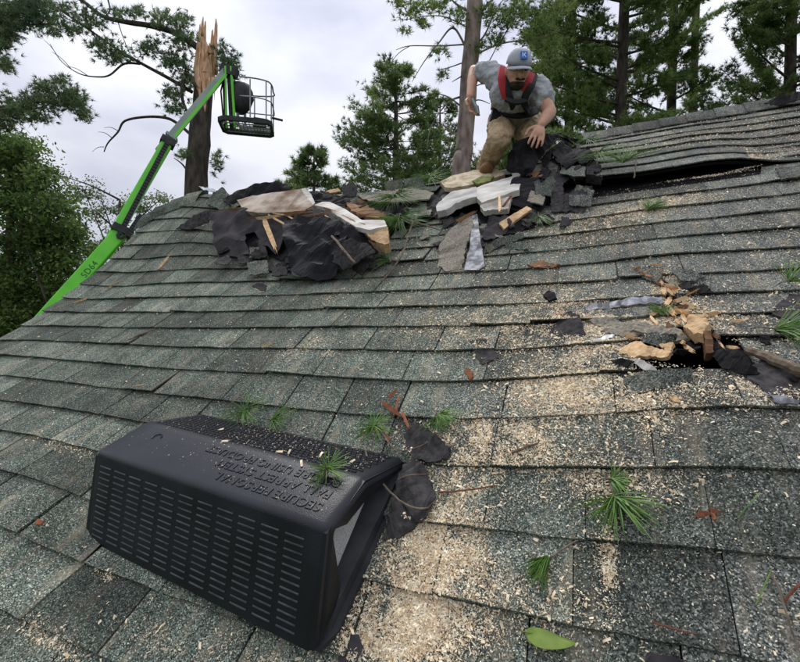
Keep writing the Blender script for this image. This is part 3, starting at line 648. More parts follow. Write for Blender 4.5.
splinter('wood_splinter', 'short cream splinter across the head of the tall splinter', [(256, 219, .42), (284, 215, .44)], .018, .01, 'wood_fresh')
splinter('wood_splinter', 'ragged brown splinter under the drywall chunk end', [(284, 214, .44), (311, 211, .45)], .018, .01, 'wood_brown')
stick('batten', 'thin grey batten leaning on the angular shingle flap', 'batten', [(332, 236, .42), (343, 249, .40), (355, 263, .28)], [.006, .006, .005], 'twig')

# ---- right pile
board('drywall_board', 'clean white gypsum slab lying on the ridge in front of the worker', 'drywall', [(476, 188, .14), (492, 182, .12), (513, 176, .10), (521, 180, .14), (519, 190, .24), (500, 196, .26), (482, 203, .24), (477, 198, .2)], 'drywall', .03, amp=.001)
board('drywall_board', 'dusty grey gypsum slab sloping down at left of the clean white slab', 'drywall', [(436, 206, .12), (444, 197, .1), (455, 191, .1), (476, 187, .12), (478, 196, .2), (462, 200, .22), (446, 210, .2), (437, 212, .16)], 'drywall_grey', .035, amp=.006)
board('dusty_board', 'long sawdust-covered board on the ridge under the worker', 'board', [(440, 182, .05), (455, 175, .03), (475, 170, .0), (497, 169, -.02), (505, 174, .02), (490, 180, .08), (462, 186, .1), (445, 188, .1)], 'dusty_board', .03, amp=.008)
board('moss_clump', 'flat green moss patch on the sawdust-covered board', 'moss', [(472, 181, .12), (482, 176, .10), (494, 176, .10), (490, 181, .13), (478, 184, .15)], 'moss', .012, amp=.006)
S_('torn_underlayment', 'black underlayment sheet draped in front of the worker, below the white slab', 'underlayment', [(512, 178, .18), (524, 174, .12), (547, 181, .14), (548, 196, .12), (543, 208, .06), (528, 208, .06), (512, 206, .1), (508, 192, .18)], 'felt', amp=.015)
S_('torn_underlayment', 'black felt bundle hanging over the ridge beside the worker\'s hand', 'underlayment', [(506, 172, .22), (508, 154, .33), (514, 142, .34), (528, 138, .28), (546, 134, .24), (562, 132, .22), (556, 142, .28), (546, 150, .30), (538, 162, .26), (530, 177, .18)], 'felt', amp=.035)
S_('torn_shingle_sheet', 'narrow grey shingle strip hanging down, left of the two on the right pile', 'shingle sheet', [(550, 183, .14), (563, 182, .14), (564, 200, .09), (562, 211, .04), (551, 211, .04)], 'shingle_back', amp=.006, th=.006)
S_('torn_shingle_sheet', 'creased grey shingle piece leaning at the end of the black gap', 'shingle sheet', [(577, 188, .12), (592, 186, .12), (594, 191, .1), (588, 205, .04), (581, 213, .02), (568, 210, .03)], 'shingle_back', amp=.008, th=.006)
S_('torn_shingle_sheet', 'dark shingle piece tucked under the creased grey one', 'shingle sheet', [(563, 196, .08), (574, 190, .09), (578, 206, .04), (566, 213, .02), (561, 210, .03)], 'shingle_back', amp=.006, th=.006)
board('sheathing_offcut', 'pale plywood offcut with dark nail marks propped on the right pile', 'plywood', [(499, 223, .12), (513, 214, .14), (527, 206, .14), (532, 209, .12), (516, 220, .1), (504, 229, .08)], 'wood_fresh', .014, amp=.001, rag=.001)
S_('torn_shingle_sheet', 'tall shingle slab strewn with sawdust standing left of the metal flashing', 'shingle sheet', [(439, 246, .03), (448, 232, .10), (460, 221, .16), (472, 216, .20), (474, 224, .18), (466, 246, .08), (462, 268, .02), (446, 272, .01), (438, 266, .01)], 'dusty_shingle', amp=.006, th=.008)
S_('flashing', 'bent grey metal flashing strip with white scuffs on the slope', 'flashing', [(472, 215, .21), (477, 214, .2), (480, 236, .12), (485, 266, .02), (479, 270, .02), (464, 270, .02), (470, 245, .1)], 'metal_scuffed', amp=.004, th=.003, rag=.002)
S_('torn_underlayment', 'dark grey underlayment piece between flashing and plywood offcut', 'underlayment', [(480, 231, .1), (496, 221, .12), (505, 214, .14), (512, 222, .1), (505, 232, .07), (494, 240, .05), (484, 240, .05)], 'felt_grey', amp=.015)
S_('torn_underlayment', 'black felt tongue right of the plywood offcut', 'underlayment', [(508, 222, .07), (526, 213, .08), (533, 224, .05), (520, 231, .03), (502, 236, .03)], 'felt', amp=.01)
S_('torn_shingle_sheet', 'thin lifted shingle edge below the plywood offcut', 'shingle sheet', [(485, 247, .05), (500, 238, .06), (523, 233, .06), (524, 238, .03), (503, 245, .03), (486, 253, .02)], 'shingle', amp=.006, th=.006)
board('plaster_chunk', 'cream plaster chunk under the white slab', 'plaster', [(480, 206, .2), (496, 200, .22), (512, 197, .2), (508, 208, .16), (494, 209, .16), (484, 212, .16)], 'drywall', .03, amp=.008)
S_('torn_shingle_sheet', 'small grey shingle scrap left of the sawdust-strewn slab', 'shingle sheet', [(442, 218, .05), (452, 216, .06), (455, 222, .04), (444, 228, .03)], 'shingle_back', amp=.006, th=.006)
splinter('wood_splinter', 'short upright tan splinter under the white slab', [(500, 212, .24), (499, 193, .30)], .012, .008, 'wood_fresh')
splinter('wood_splinter', 'brown splinter across the sawdust-strewn slab top', [(456, 222, .18), (478, 210, .24)], .018, .01, 'wood_brown')
splinter('wood_splinter', 'reddish splinter at the right of the white slab', [(503, 207, .22), (512, 195, .26)], .012, .008, 'wood_red')
board('plaster_chunk', 'small pale rubble lump behind the white slab', 'plaster', [(512, 174, .06), (518, 171, .05), (521, 176, .08), (515, 178, .1)], 'drywall', .02, amp=.006)
board('wood_scrap', 'tan wood scrap among the sprigs behind the white slab', 'wood', [(524, 175, .12), (536, 171, .12), (546, 176, .12), (538, 180, .14)], 'wood_brown', .012)
# jumbled shingles where the ridge was torn open
JUM = [((548, 150), (562, 141), (572, 152), (560, 162)), ((556, 160), (570, 149), (580, 158), (566, 170)), ((543, 168), (556, 158), (563, 168), (550, 177)),
       ((566, 172), (582, 166), (592, 174), (574, 181)), ((571, 156), (588, 146), (597, 158), (582, 164)), ((546, 178), (562, 170), (574, 178), (556, 185)),
       ((576, 146), (566, 138), (556, 134), (568, 146)), ((536, 176), (546, 166), (551, 171), (542, 182)), ((583, 164), (594, 160), (602, 168), (590, 174)),
       ((560, 134), (574, 138), (590, 142), (576, 144)), ((540, 160), (550, 150), (554, 156), (545, 166))]
JL = ['curled dark shingle at the top of the jumble by the worker\'s hand', 'black shingle folded over in the middle of the jumble', 'dark shingle scrap at the left of the jumble above the black sheet',
      'grey shingle lying flat at the lower right of the jumble', 'black crumpled felt lump at the right of the jumble', 'long dark shingle edge at the bottom of the jumble', 'bent ridge shingle peeling over the jumble',
      'narrow upright shingle shred at the far left of the jumble', 'small dark shingle under the green sprigs right of the jumble', 'pale ridge cap sliding off the torn end of the ridge', 'thin black shred beside the hanging felt bundle']
for q, l_, i in zip(JUM, JL, range(99)):
    S_('jumbled_shingle', l_, 'shingle', [(x, y, .10+.05*math.sin(i*2.1)+.05*(k % 2)) for k, (x, y) in enumerate(q)], ('shingle_back', 'felt', 'felt_grey')[i % 3], amp=.018, th=.006, group='shingles jumbled on the torn ridge')

# ---- the punched hole on the right
S_('torn_underlayment', 'black felt flap folded into the punched hole', 'underlayment', [(712, 338, .05), (722, 344, .05), (744, 355, .06), (759, 372, .04), (742, 373, .02), (722, 368, .015), (712, 354, .02)], 'felt', amp=.012, th=.003)
board('split_sheathing', 'large cream split sheathing plate at the left of the hole', 'wood', [(619, 352, .01), (630, 344, .03), (641, 341, .04), (648, 346, .04), (672, 352, .03), (664, 357, .02), (650, 355, .01), (634, 358, .0)], 'wood_fresh', .012, amp=.010, rag=.013)
board('split_sheathing', 'jagged sheathing shard lifting over the hole', 'wood', [(651, 336, .03), (664, 334, .05), (674, 345, .04), (670, 352, .03), (660, 346, .03)], 'wood_fresh', .01, amp=.009, rag=.011)
board('split_sheathing', 'tan splintered strip along the upper lip of the hole', 'wood', [(585, 321, .01), (612, 317, .03), (640, 323, .04), (668, 329, .04), (690, 336, .04), (672, 340, .04), (640, 333, .03), (606, 328, .01)], 'dusty_shingle', .01, amp=.008, rag=.006)
board('rafter_stub', 'broken brown rafter end standing in the hole', 'wood', [(703, 331, .07), (712, 331, .07), (714, 352, .03), (706, 353, .03)], 'wood_brown', .03, amp=.003)
board('wood_chunk', 'chunky cream wood lump above the hole', 'wood', [(683, 326, .05), (690, 317, .06), (702, 315, .06), (709, 326, .06), (703, 334, .07), (690, 332, .06)], 'wood_fresh', .025, amp=.02, rag=.012)
board('white_scrap', 'torn white paper-faced scrap at the lower left of the hole', 'scrap', [(630, 357, .01), (640, 359, .03), (652, 365, .02), (656, 370, .01), (645, 370, .01), (636, 364, .01)], 'drywall', .006, amp=.006)
S_('torn_underlayment', 'small black felt triangle above the hole', 'underlayment', [(682, 289, .02), (704, 283, .05), (714, 292, .03), (700, 293, .01)], 'felt', amp=.006)
S_('torn_shingle_sheet', 'black lifted shingle corner beside the small felt triangle', 'shingle sheet', [(678, 285, .02), (690, 282, .04), (694, 287, .03), (684, 291, .01)], 'shingle_back', amp=.004, th=.006)
S_('flashing', 'pale crumpled metal flashing strip left of the hole', 'flashing', [(584, 306, .015), (606, 303, .03), (640, 299, .035), (662, 298, .03), (663, 303, .03), (632, 306, .03), (602, 310, .01), (586, 311, .01)], 'metal_scuffed', amp=.008, th=.003)
S_('torn_shingle_sheet', 'cracked grey shingle under the pale flashing strip', 'shingle sheet', [(582, 312, .015), (604, 311, .02), (634, 307, .03), (660, 305, .03), (658, 314, .02), (624, 319, .015), (592, 319, .01)], 'shingle', amp=.008, th=.006)
S_('torn_shingle_sheet', 'bent-up shingle lip curling over the left side of the hole', 'shingle sheet', [(640, 340, .02), (652, 331, .06), (676, 333, .08), (672, 341, .05), (656, 346, .03)], 'shingle', amp=.008, th=.006)
S_('torn_shingle_sheet', 'black-edged shingle peeled up left of the bark chunk above the hole', 'shingle sheet', [(600, 331, .01), (624, 324, .045), (650, 326, .05), (648, 333, .03), (620, 337, .01)], 'dusty_shingle', amp=.008, th=.006)
S_('torn_shingle_sheet', 'cracked shingle corner lifted at the crack running up from the hole', 'shingle sheet', [(636, 268, .01), (650, 264, .03), (662, 274, .05), (656, 282, .03), (642, 278, .01)], 'shingle', amp=.006, th=.006)
S_('torn_shingle_sheet', 'cracked shingle lifted right of the crack above the hole', 'shingle sheet', [(672, 272, .03), (690, 270, .04), (706, 276, .02), (694, 282, .03), (680, 281, .05)], 'shingle', amp=.006, th=.006)
S_('torn_underlayment', 'black felt strip exposed in the crack running up from the hole', 'underlayment', [(652, 270, .004), (660, 272, .006), (676, 296, .006), (694, 314, .006), (684, 316, .004), (664, 296, .004)], 'felt', amp=.004, th=.002)
S_('flashing', 'short metal sliver at the lower left of the hole', 'flashing', [(588, 341, .01), (604, 336, .015), (616, 334, .015), (612, 338, .01), (592, 343, .005)], 'metal_grey', amp=.004, th=.003)
S_('torn_underlayment', 'black felt lip at the lower left of the hole', 'underlayment', [(609, 361, .01), (620, 358, .03), (634, 361, .03), (628, 366, .015), (614, 366, .005)], 'felt', amp=.005)
S_('torn_shingle_sheet', 'flat grey shingle pushed up below the hole', 'shingle sheet', [(624, 378, .01), (650, 370, .03), (692, 367, .03), (693, 380, .01), (660, 388, .006), (626, 396, .004)], 'shingle', amp=.005, th=.006)
S_('torn_shingle_sheet', 'purple-grey bare shingle back right of the hole', 'shingle sheet', [(741, 372, .012), (760, 361, .012), (792, 367, .012), (810, 378, .012), (806, 404, .008), (780, 402, .006), (764, 392, .006)], 'shingle_back', amp=.006, th=.006)
S_('flashing', 'pale metal sliver on the bare shingle right of the hole', 'flashing', [(764, 391, .02), (780, 396, .02), (800, 401, .02), (798, 405, .015), (776, 403, .015)], 'metal_scuffed', amp=.003, th=.002)
S_('torn_shingle_sheet', 'dark bare shingle at the right edge above the big sprig', 'shingle sheet', [(772, 313, .015), (780, 302, .02), (789, 293, .02), (812, 294, .02), (812, 327, .015), (790, 320, .01)], 'shingle_back', amp=.004, th=.006)
S_('torn_shingle_sheet', 'loose shingle tab slid over the end of the black gap', 'shingle sheet', [(775, 168, .03), (804, 164, .03), (806, 176, .02), (782, 179, .02)], 'shingle', amp=.003, th=.007, rag=.002)
S_('torn_underlayment', 'curled black felt on the ridge at the right edge of the photo', 'underlayment', [(764, 104, .02), (778, 97, .03), (798, 92, .04), (816, 90, .04), (818, 97, .06), (796, 100, .07), (778, 105, .06)], 'felt', amp=.01)
stick('fallen_branch', 'thick brown branch lying right of the hole', 'branch', [(747, 350, .03), (765, 356, .035), (784, 364, .04), (806, 373, .045), (830, 382, .04)], [.009, .011, .012, .013], 'twig', n=8)
ORD0 = ['leftmost', 'second from the left', 'third from the left', 'fourth from the left', 'fifth from the left', 'sixth from the left', 'seventh from the left', 'eighth from the left', 'ninth from the left', 'tenth from the left', 'eleventh from the left', 'rightmost']
for i, (x, y, a) in enumerate(sorted([(660, 282, 1), (668, 286, .3), (674, 292, 2), (664, 291, 1.4), (656, 276, .8), (680, 300, 2.6), (690, 306, .5), (672, 312, 1.1), (684, 312, .2), (668, 302, 1.9), (646, 330, .1), (630, 336, .4)])):
    dx, dy = 9*math.cos(a), 5*math.sin(a)
    splinter('wood_splinter', 'short pale splinter heaped in the cracks above the hole, '+ORD0[i], [(x-dx, y-dy, .012), (x+dx, y+dy, .03)], .014, .006, 'wood_fresh', group='splinters above the hole')
board('wood_chunk', 'red-brown bark slab lying below the flashing strip', 'wood', [(527, 264, .02), (540, 260, .025), (560, 264, .02), (552, 268, .012), (534, 268, .01)], 'wood_brown', .010, amp=.010, rag=.010)
board('knot', 'round black tar lump on the slope left of the flashing strip', 'lump', [(543, 295, .02), (548, 291, .035), (555, 293, .035), (557, 299, .02), (549, 301, .015)], 'felt', .02, amp=.008)
board('wood_chunk', 'rusty wood sliver below the black tar lump', 'wood', [(545, 317, .01), (556, 313, .02), (566, 309, .02), (562, 316, .012), (550, 320, .008)], 'wood_red', .008, amp=.004)
S_('torn_shingle_sheet', 'dark cracked shingle below the black tar lump', 'shingle sheet', [(553, 324, .012), (568, 312, .02), (580, 316, .02), (586, 334, .015), (570, 338, .008), (548, 334, .006)], 'shingle_back', amp=.008, th=.005)
S_('shingle_scrap', 'dark pentagon shingle scrap lying flat mid-slope', 'shingle scrap', [(470, 341, .012), (486, 339, .016), (499, 357, .012), (482, 364, .010), (476, 356, .010)], 'shingle_back', amp=.003, th=.005, rag=.002)
board('wood_chunk', 'small orange wood chip below the pentagon shingle scrap', 'wood', [(464, 370, .01), (469, 368, .016), (473, 376, .016), (470, 380, .01)], 'wood_red', .008, amp=.002)

# ---- around the vent
S_('torn_underlayment', 'crumpled dark felt scrap at the vent\'s upper right corner', 'underlayment', [(404, 436, .01), (416, 424, .02), (432, 432, .025), (452, 450, .02), (449, 461, .01), (430, 463, .012), (412, 457, .015)], 'shingle_back', amp=.010, ridge=.8, rag=.009)
S_('torn_underlayment', 'ragged dark felt scrap against the vent\'s right side', 'underlayment', [(404, 466, .012), (414, 460, .016), (426, 468, .02), (432, 482, .02), (436, 497, .02), (428, 514, .02), (414, 528, .012), (398, 538, .012), (383, 540, .01), (388, 515, .02), (396, 492, .016)], 'shingle_back', amp=.010, ridge=.8, rag=.009)
S_('torn_underlayment', 'dark felt corner showing at the vent\'s lower right', 'underlayment', [(342, 640, .006), (358, 634, .008), (363, 650, .008), (352, 668, .006), (338, 662, .006)], 'felt_grey', amp=.004)
S_('torn_underlayment', 'dark felt wedge at the bottom edge right of the leaf', 'underlayment', [(648, 652, .004), (672, 656, .006), (700, 668, .006), (690, 690, .004), (640, 684, .004)], 'felt_grey', amp=.003)
for i, (a, b, wd) in enumerate((((382, 402), (404, 418), .012), ((394, 416), (400, 392), .006), ((388, 398), (398, 388), .009), ((402, 412), (410, 430), .008), ((380, 430), (392, 442), .008))):
    splinter('red_splinter', ['broad red-brown bark splinter above the vent', 'upright red splinter beside the broad one', 'small red splinter at the top of the bark heap', 'red splinter leaning right of the bark heap', 'low red splinter beside the vent sprig'][i], [(*a, .015), (*b, .03)], wd, .004, 'wood_red', group='red bark splinters above the vent')
stick('twig', 'long pale curved twig arching over the vent\'s right edge', 'twig', [(364, 446, .05), (372, 468, .07), (386, 488, .06), (404, 503, .04), (424, 509, .02), (436, 500, .02), (440, 488, .03)], [.0022, .0025, .002, .0012], 'twig')
stick('twig', 'thin forked twig above the felt scrap by the vent', 'twig', [(374, 418, .03), (384, 436, .04), (398, 450, .04), (420, 446, .03), (436, 436, .02)], [.0016, .0018, .001], 'twig')
stick('twig', 'short grey twig poking from the felt scrap by the vent', 'twig', [(398, 480, .03), (410, 475, .035), (432, 474, .02)], [.0018, .0018, .001], 'twig')
stick('twig', 'straight dark red twig right of the felt scraps', 'twig', [(440, 492, .012), (466, 490, .016), (498, 485, .012)], [.0026, .002, .0014], 'twig_red')
stick('twig', 'dark stub of twig in the sawdust upper right of the vent', 'twig', [(512, 452, .012), (526, 447, .016), (538, 443, .012)], [.003, .0035, .002], 'twig')
stick('twig', 'dark stick lying across the rows on the left slope', 'twig', [(128, 340, .02), (142, 334, .025), (156, 329, .02)], [.004, .005, .003], 'twig')
stick('twig', 'thin dark twig by the sprig behind the vent', 'twig', [(226, 408, .02), (234, 401, .03), (244, 390, .03)], [.0018, .0018, .001], 'twig')
stick('twig', 'red-brown twig below the large sprig', 'twig', [(652, 622, .008), (672, 628, .014), (696, 634, .008)], [.0016, .0018, .001], 'twig_red')
stick('twig', 'rust coloured twig at the right edge near the bottom', 'twig', [(784, 602, .008), (796, 588, .014), (808, 576, .01)], [.002, .002, .0015], 'twig_red')
stick('twig', 'green pine needle pair lying on the right slope', 'twig', [(756, 604, .008), (766, 582, .012), (772, 568, .008)], [.0010, .001, .0006], 'needle')
stick('twig', 'single green needle above the red bark crumbs', 'twig', [(738, 518, .006), (748, 506, .010), (760, 492, .008)], [.0010, .001, .0006], 'needle')
stick('twig', 'tan twig lying on the row joint at the right', 'twig', [(772, 572, .006), (784, 604, .010), (798, 650, .006)], [.002, .0018, .0012], 'twig')
for i, (x, y, a) in enumerate(((706, 513, .1), (716, 511, .35), (714, 517, 1.3), (700, 515, 2.8))):
    splinter('bark_crumb', ['short red bark crumb lying flat in the cluster on the right slope', 'rightmost red bark crumb of the cluster on the right slope', 'lowest red bark crumb of the cluster, standing on end', 'leftmost red bark crumb of the cluster on the right slope'][i], [(x-7*math.cos(a), y-4*math.sin(a), .004), (x+7*math.cos(a), y+4*math.sin(a), .01)], .006, .003, 'wood_red', group='red bark crumbs on the right slope')
for i, (x, y, L_, a, lab) in enumerate(((164, 262, 12, -.9, 'pale bark strip high on the left slope'), (115, 284, 10, -.6, 'pale bark strip near the left rake'), (82, 300, 13, -.35, 'long pale bark strip at the left rake edge'), (140, 386, 9, -.2, 'pale curved wood shaving on the left slope'), (268, 345, 9, -.4, 'faint tan shaving in the middle of the left slope'), (40, 522, 5, .2, 'tiny brown bark bit left of the vent'))):
    splinter('wood_shaving', lab, [(x-L_*math.cos(a)/1.3, y-L_*math.sin(a)/1.3, .004), (x+L_*math.cos(a)/1.3, y+L_*math.sin(a)/1.3, .012)], .012, .003, 'wood_fresh' if i != 5 else 'wood_red', cat='wood shaving')

# ---- small scraps and shreds in the piles
ORD = ['leftmost', 'second', 'third', 'fourth', 'fifth', 'sixth', 'seventh', 'eighth', 'ninth', 'tenth', 'eleventh', 'twelfth', 'thirteenth', 'fourteenth', 'fifteenth', 'rightmost']
def nth(i, n): return 'leftmost of them' if i == 0 else ('rightmost of them' if i == n-1 else ORD[i]+' from the left')
random.seed(9)
def crack(i, n, lab, mt, wmin, wmax, spread):
    t = random.random(); x = np.interp(t, (0, .35, .7, 1), (652, 672, 700, 742)); y = np.interp(t, (0, .35, .7, 1), (268, 300, 326, 360))
    return x+random.gauss(0, spread), y+random.gauss(0, spread*.45), random.uniform(-.9, 1.1)
cs = sorted((crack(0, 0, '', '', 0, 0, 7) for _ in range(30)), key=lambda q: q[1]); cs = sorted(cs[:15])+sorted(cs[15:])
for i, (x, y, a) in enumerate(cs):
    L_ = random.uniform(7, 20); sgn = random.choice((-1, 1))
    splinter('wood_splinter', 'thin orange splinter in the %s half of the crack, ' % ('upper' if i < 15 else 'lower')+nth(i % 15, 15), [(x-L_*.4*math.cos(a), y-L_*.3*math.sin(a), .008), (x+L_*.6*math.cos(a), y+L_*.4*math.sin(a), random.uniform(.02, .06))], random.uniform(.004, .012), .004, random.choice(('wood_orange', 'wood_orange', 'wood_fresh', 'wood_brown')), group='orange splinters in the crack')
random.seed(5)
def scraps(n, cx, cy, sx, sy, lab, grp, mats, lo, hi, size):
    for i, x in enumerate(sorted(random.gauss(cx, sx) for _ in range(n))):
        y = random.gauss(cy, sy); l0 = random.uniform(lo, hi); a0 = random.uniform(0, 6.3); k = random.choice((4, 5, 6)); q = []
        for j in range(k):
            a = a0+6.283*j/k+random.uniform(-.3, .3); r = size*random.uniform(.5, 1.2); q.append((x+r*math.cos(a), y+r*.6*math.sin(a), l0+random.uniform(-.03, .03)))
        sheet('torn_scrap', lab+', '+nth(i, n), 'scrap', q, random.choice(mats), amp=.012, th=.004, rag=.004, group=grp)
scraps(12, 300, 258, 34, 12, 'small dark torn scrap hanging among the left debris pile', 'scraps in the left pile', ('felt', 'felt_grey', 'shingle_back'), .06, .16, 9)
scraps(10, 400, 212, 22, 8, 'small torn scrap lying in the cavity between the two debris piles', 'scraps between the piles', ('felt', 'shingle_back', 'wood_brown', 'dusty_shingle'), .04, .12, 8)
scraps(14, 535, 205, 26, 14, 'small torn scrap lying on the right debris pile', 'scraps on the right pile', ('felt', 'shingle_back', 'felt_grey', 'shingle_back'), .02, .10, 8)
scraps(8, 462, 232, 18, 10, 'small broken scrap beside the sawdust-strewn slab', 'scraps beside the slab', ('shingle_back', 'dusty_shingle', 'felt'), .01, .05, 7)
scraps(6, 712, 352, 50, 22, 'small torn scrap scattered round the punched hole', 'scraps round the hole', ('felt', 'shingle_back', 'felt', 'wood_fresh'), .006, .03, 8)
def tabs(n, x0, x1, y0, y1, lab, grp, lo, hi, mats):
    for i, x in enumerate(sorted(random.uniform(x0, x1) for _ in range(n))):
        y = random.uniform(y0, y1); a = random.uniform(-.5, .5); wd = random.uniform(7, 13); ht = random.uniform(5, 9); l0 = random.uniform(lo, hi); q = []
        for sx, sy in ((-1, -1), (1, -1), (1, 1), (-1, 1)): q.append((x+sx*wd*math.cos(a)-sy*ht*math.sin(a)*.6, y+(sx*wd*math.sin(a)+sy*ht*math.cos(a))*.7, l0+random.uniform(-.03, .03)-sy*.02))
        sheet('torn_tab', lab+', '+nth(i, n), 'shingle tab', q, random.choice(mats), amp=.006, th=.006, rag=.003, group=grp)
tabs(12, 230, 375, 246, 274, 'stiff torn shingle tab in the lower left pile', 'shingle tabs in the left pile', .05, .14, ('shingle', 'shingle_back', 'shingle_back'))
tabs(9, 345, 440, 200, 222, 'stiff torn shingle tab lying between the piles', 'shingle tabs between the piles', .05, .14, ('shingle', 'dusty_shingle', 'shingle_back'))
tabs(14, 535, 604, 150, 205, 'stiff torn shingle tab in the right pile', 'shingle tabs in the right pile', .06, .16, ('shingle', 'shingle_back', 'dusty_shingle'))
tabs(8, 440, 530, 222, 248, 'stiff torn shingle tab below the right pile', 'shingle tabs below the right pile', .015, .05, ('shingle', 'dusty_shingle', 'shingle_back'))
for i, x in enumerate(sorted(random.gauss(300, 34) for _ in range(16))):
    a = random.uniform(-.6, .6); y = random.gauss(214, 4); L_ = random.uniform(8, 18)
    splinter('wood_splinter', 'thin splinter on the broken edge of the left pile, '+nth(i, 16), [(x, y, .40), (x+L_*math.cos(a), y+L_*math.sin(a), .44)], random.uniform(.006, .014), .006, random.choice(('wood_fresh', 'wood_brown')), group='splinters along the left pile')
for i, x in enumerate(sorted(random.gauss(690, 30) for _ in range(16))):
    a = random.uniform(-.9, .9); y = random.gauss(326, 12); L_ = random.uniform(6, 16)
    splinter('wood_splinter', 'thin splinter sticking out round the hole, '+nth(i, 16), [(x, y, .015), (x+L_*math.cos(a), y+L_*math.sin(a), .045)], random.uniform(.006, .014), .005, random.choice(('wood_fresh', 'wood_fresh', 'wood_brown')), group='splinters round the hole')
# ---- sprigs
def sprig(label, px, py, n, length, spread, dirpx, up=.012, stem=None, group='green pine sprigs on the roof', surf=None, thick=.0009):
    c = rp(px, py, up) if surf is None else surf
    d0 = rp(px+dirpx[0], py+dirpx[1], up)-rp(px, py, up); d0 = unit(d0-VN*(d0@VN)) if np.hypot(*dirpx) > 0 else VX
    root = empty('pine_sprig', c); tag(root, label, 'pine sprig', group)
    sd = np.cross(VN, d0); m = MB()
    for i in range(n):
        a = random.uniform(-spread, spread); el = random.uniform(-.05, .75)*(1 if random.random() < .8 else 1.4); L_ = length*random.uniform(.7, 1.08)
        h = d0*math.cos(a)+sd*math.sin(a); d = unit(h*math.cos(el)+VN*math.sin(el)); q0 = c+unit(np.array([random.gauss(0, 1) for _ in range(3)]))*.006
        p1 = q0+d*L_*.5; p2 = q0+d*L_*.97-VN*L_*(.10+.42*max(0, math.sin(el)))
        hh = (p2-c)@VN
        if hh < -up*.6: p2 = p2-VN*(hh+up*.6)
        P = bez(q0, p1, p2, 5); m.tube(P, [thick, thick*1.15, thick*1.1, thick*.9, thick*.25], 3, False)
    o = m.build('needles', 'needle', root); o['kind'] = 'stuff'
    e = c-d0*length*.35+VN*.004 if stem is None else rp(*stem, .006)
    MB().tube(bez(c+d0*.01, (c+e)/2+VN*.006, e, 5), [.0024, .0022, .002, .0018, .0016], 6).build('stem', 'twig', root, smooth=True)
P_ = math.pi
sprig('dense short pine sprig behind the left end of the vent', 248, 416, 60, .10, P_, (0, -1), .02)
sprig('small flat pale sprig behind the middle of the vent', 274, 424, 34, .09, 1.2, (1, .2), .015)
d1_ = unit(np.array(PROF[2])-np.array(PROF[1])); yz_ = np.array(PROF[2])+d1_*-.01
sprig('star-shaped pine sprig lying on top of the black vent', 318, 462, 70, .066, P_, (0, -1), .02, surf=VT(.305, yz_[0], yz_[1]+.014), thick=.0008)
sprig('bushy pine sprig at the upper right of the vent beside red splinters', 376, 432, 90, .072, P_, (-.3, -1), .02)
sprig('bright pine sprig lying on the felt scrap right of the vent', 440, 422, 90, .072, 1.3, (.6, .7), .025)
sprig('short dull sprig on the row edge above the large sprig', 612, 484, 55, .05, 1.5, (1, -.1), .012)
sprig('large fan-shaped pine sprig with long needles on the right slope', 614, 502, 60, .098, 1.45, (.35, 1), .012, thick=.0011)
sprig('drooping tassel-shaped sprig with a long bare stem near the bottom', 547, 562, 85, .062, .5, (-.5, .75), .012, stem=(578, 540), thick=.0009)
sprig('green sprig at the right edge beside the thick branch', 775, 338, 70, .13, 1.2, (1, .05), .03)
sprig('pale green sprig at the right edge above the dark shingle', 786, 290, 40, .11, 1.3, (1, -.3), .03)
sprig('small sprig in the sawdust above the hole', 664, 318, 30, .06, 1.2, (-.3, -.5), .02)
sprig('low moss-green sprig on the rows below the black gap', 648, 211, 70, .10, 1.3, (.2, -.1), .012)
sprig('spreading sprig on the lifted edge above the black gap', 622, 174, 80, .20, 1.4, (.3, .3), .05)
sprig('sprig draped over the jumble right of the worker', 598, 165, 60, .17, 1.3, (.4, .6), .06)
sprig('sprig sticking up between the jumbled shingles', 588, 156, 40, .14, 1.0, (.1, 1), .09)
sprig('bright sprig under the worker\'s hand', 536, 158, 60, .16, 1.3, (.5, -.9), .12)
sprig('sprig leaning out of the debris left of the jumble', 545, 148, 50, .15, 1.2, (.7, -.5), .14)
sprig('thin sprig hanging over the rows below the right pile', 539, 224, 30, .14, .7, (.1, 1), .03)
sprig('long green bough draped from the ridge at the end of the white board', 398, 212, 170, .24, 1.6, (.3, 1), .10)
sprig('feathery sprig hanging below the long bough', 402, 232, 150, .21, 1.9, (-.2, 1), .07)
sprig('loose sprig on the rows left of the bare twig', 389, 264, 40, .13, 1.3, (-.6, .4), .02)
sprig('green bough lying on the ridge right of the upright shingles', 432, 184, 90, .18, P_, (.4, -.6), .06)
stick('twig', 'long bare forked twig hanging from the bough onto the rows', 'twig', [(398, 206, .12), (412, 218, .14), (408, 236, .12), (400, 258, .08), (382, 281, .015)], [.005, .0055, .005, .003], 'twig')
stick('twig', 'brown twig lying right of the hanging bough', 'twig', [(408, 222, .08), (424, 225, .08), (440, 230, .06)], [.006, .005, .003], 'twig')
stick('twig', 'thin dark twig upright above the black gap', 'twig', [(634, 178, .06), (636, 165, .09), (637, 151, .14)], [.004, .003, .002], 'twig')
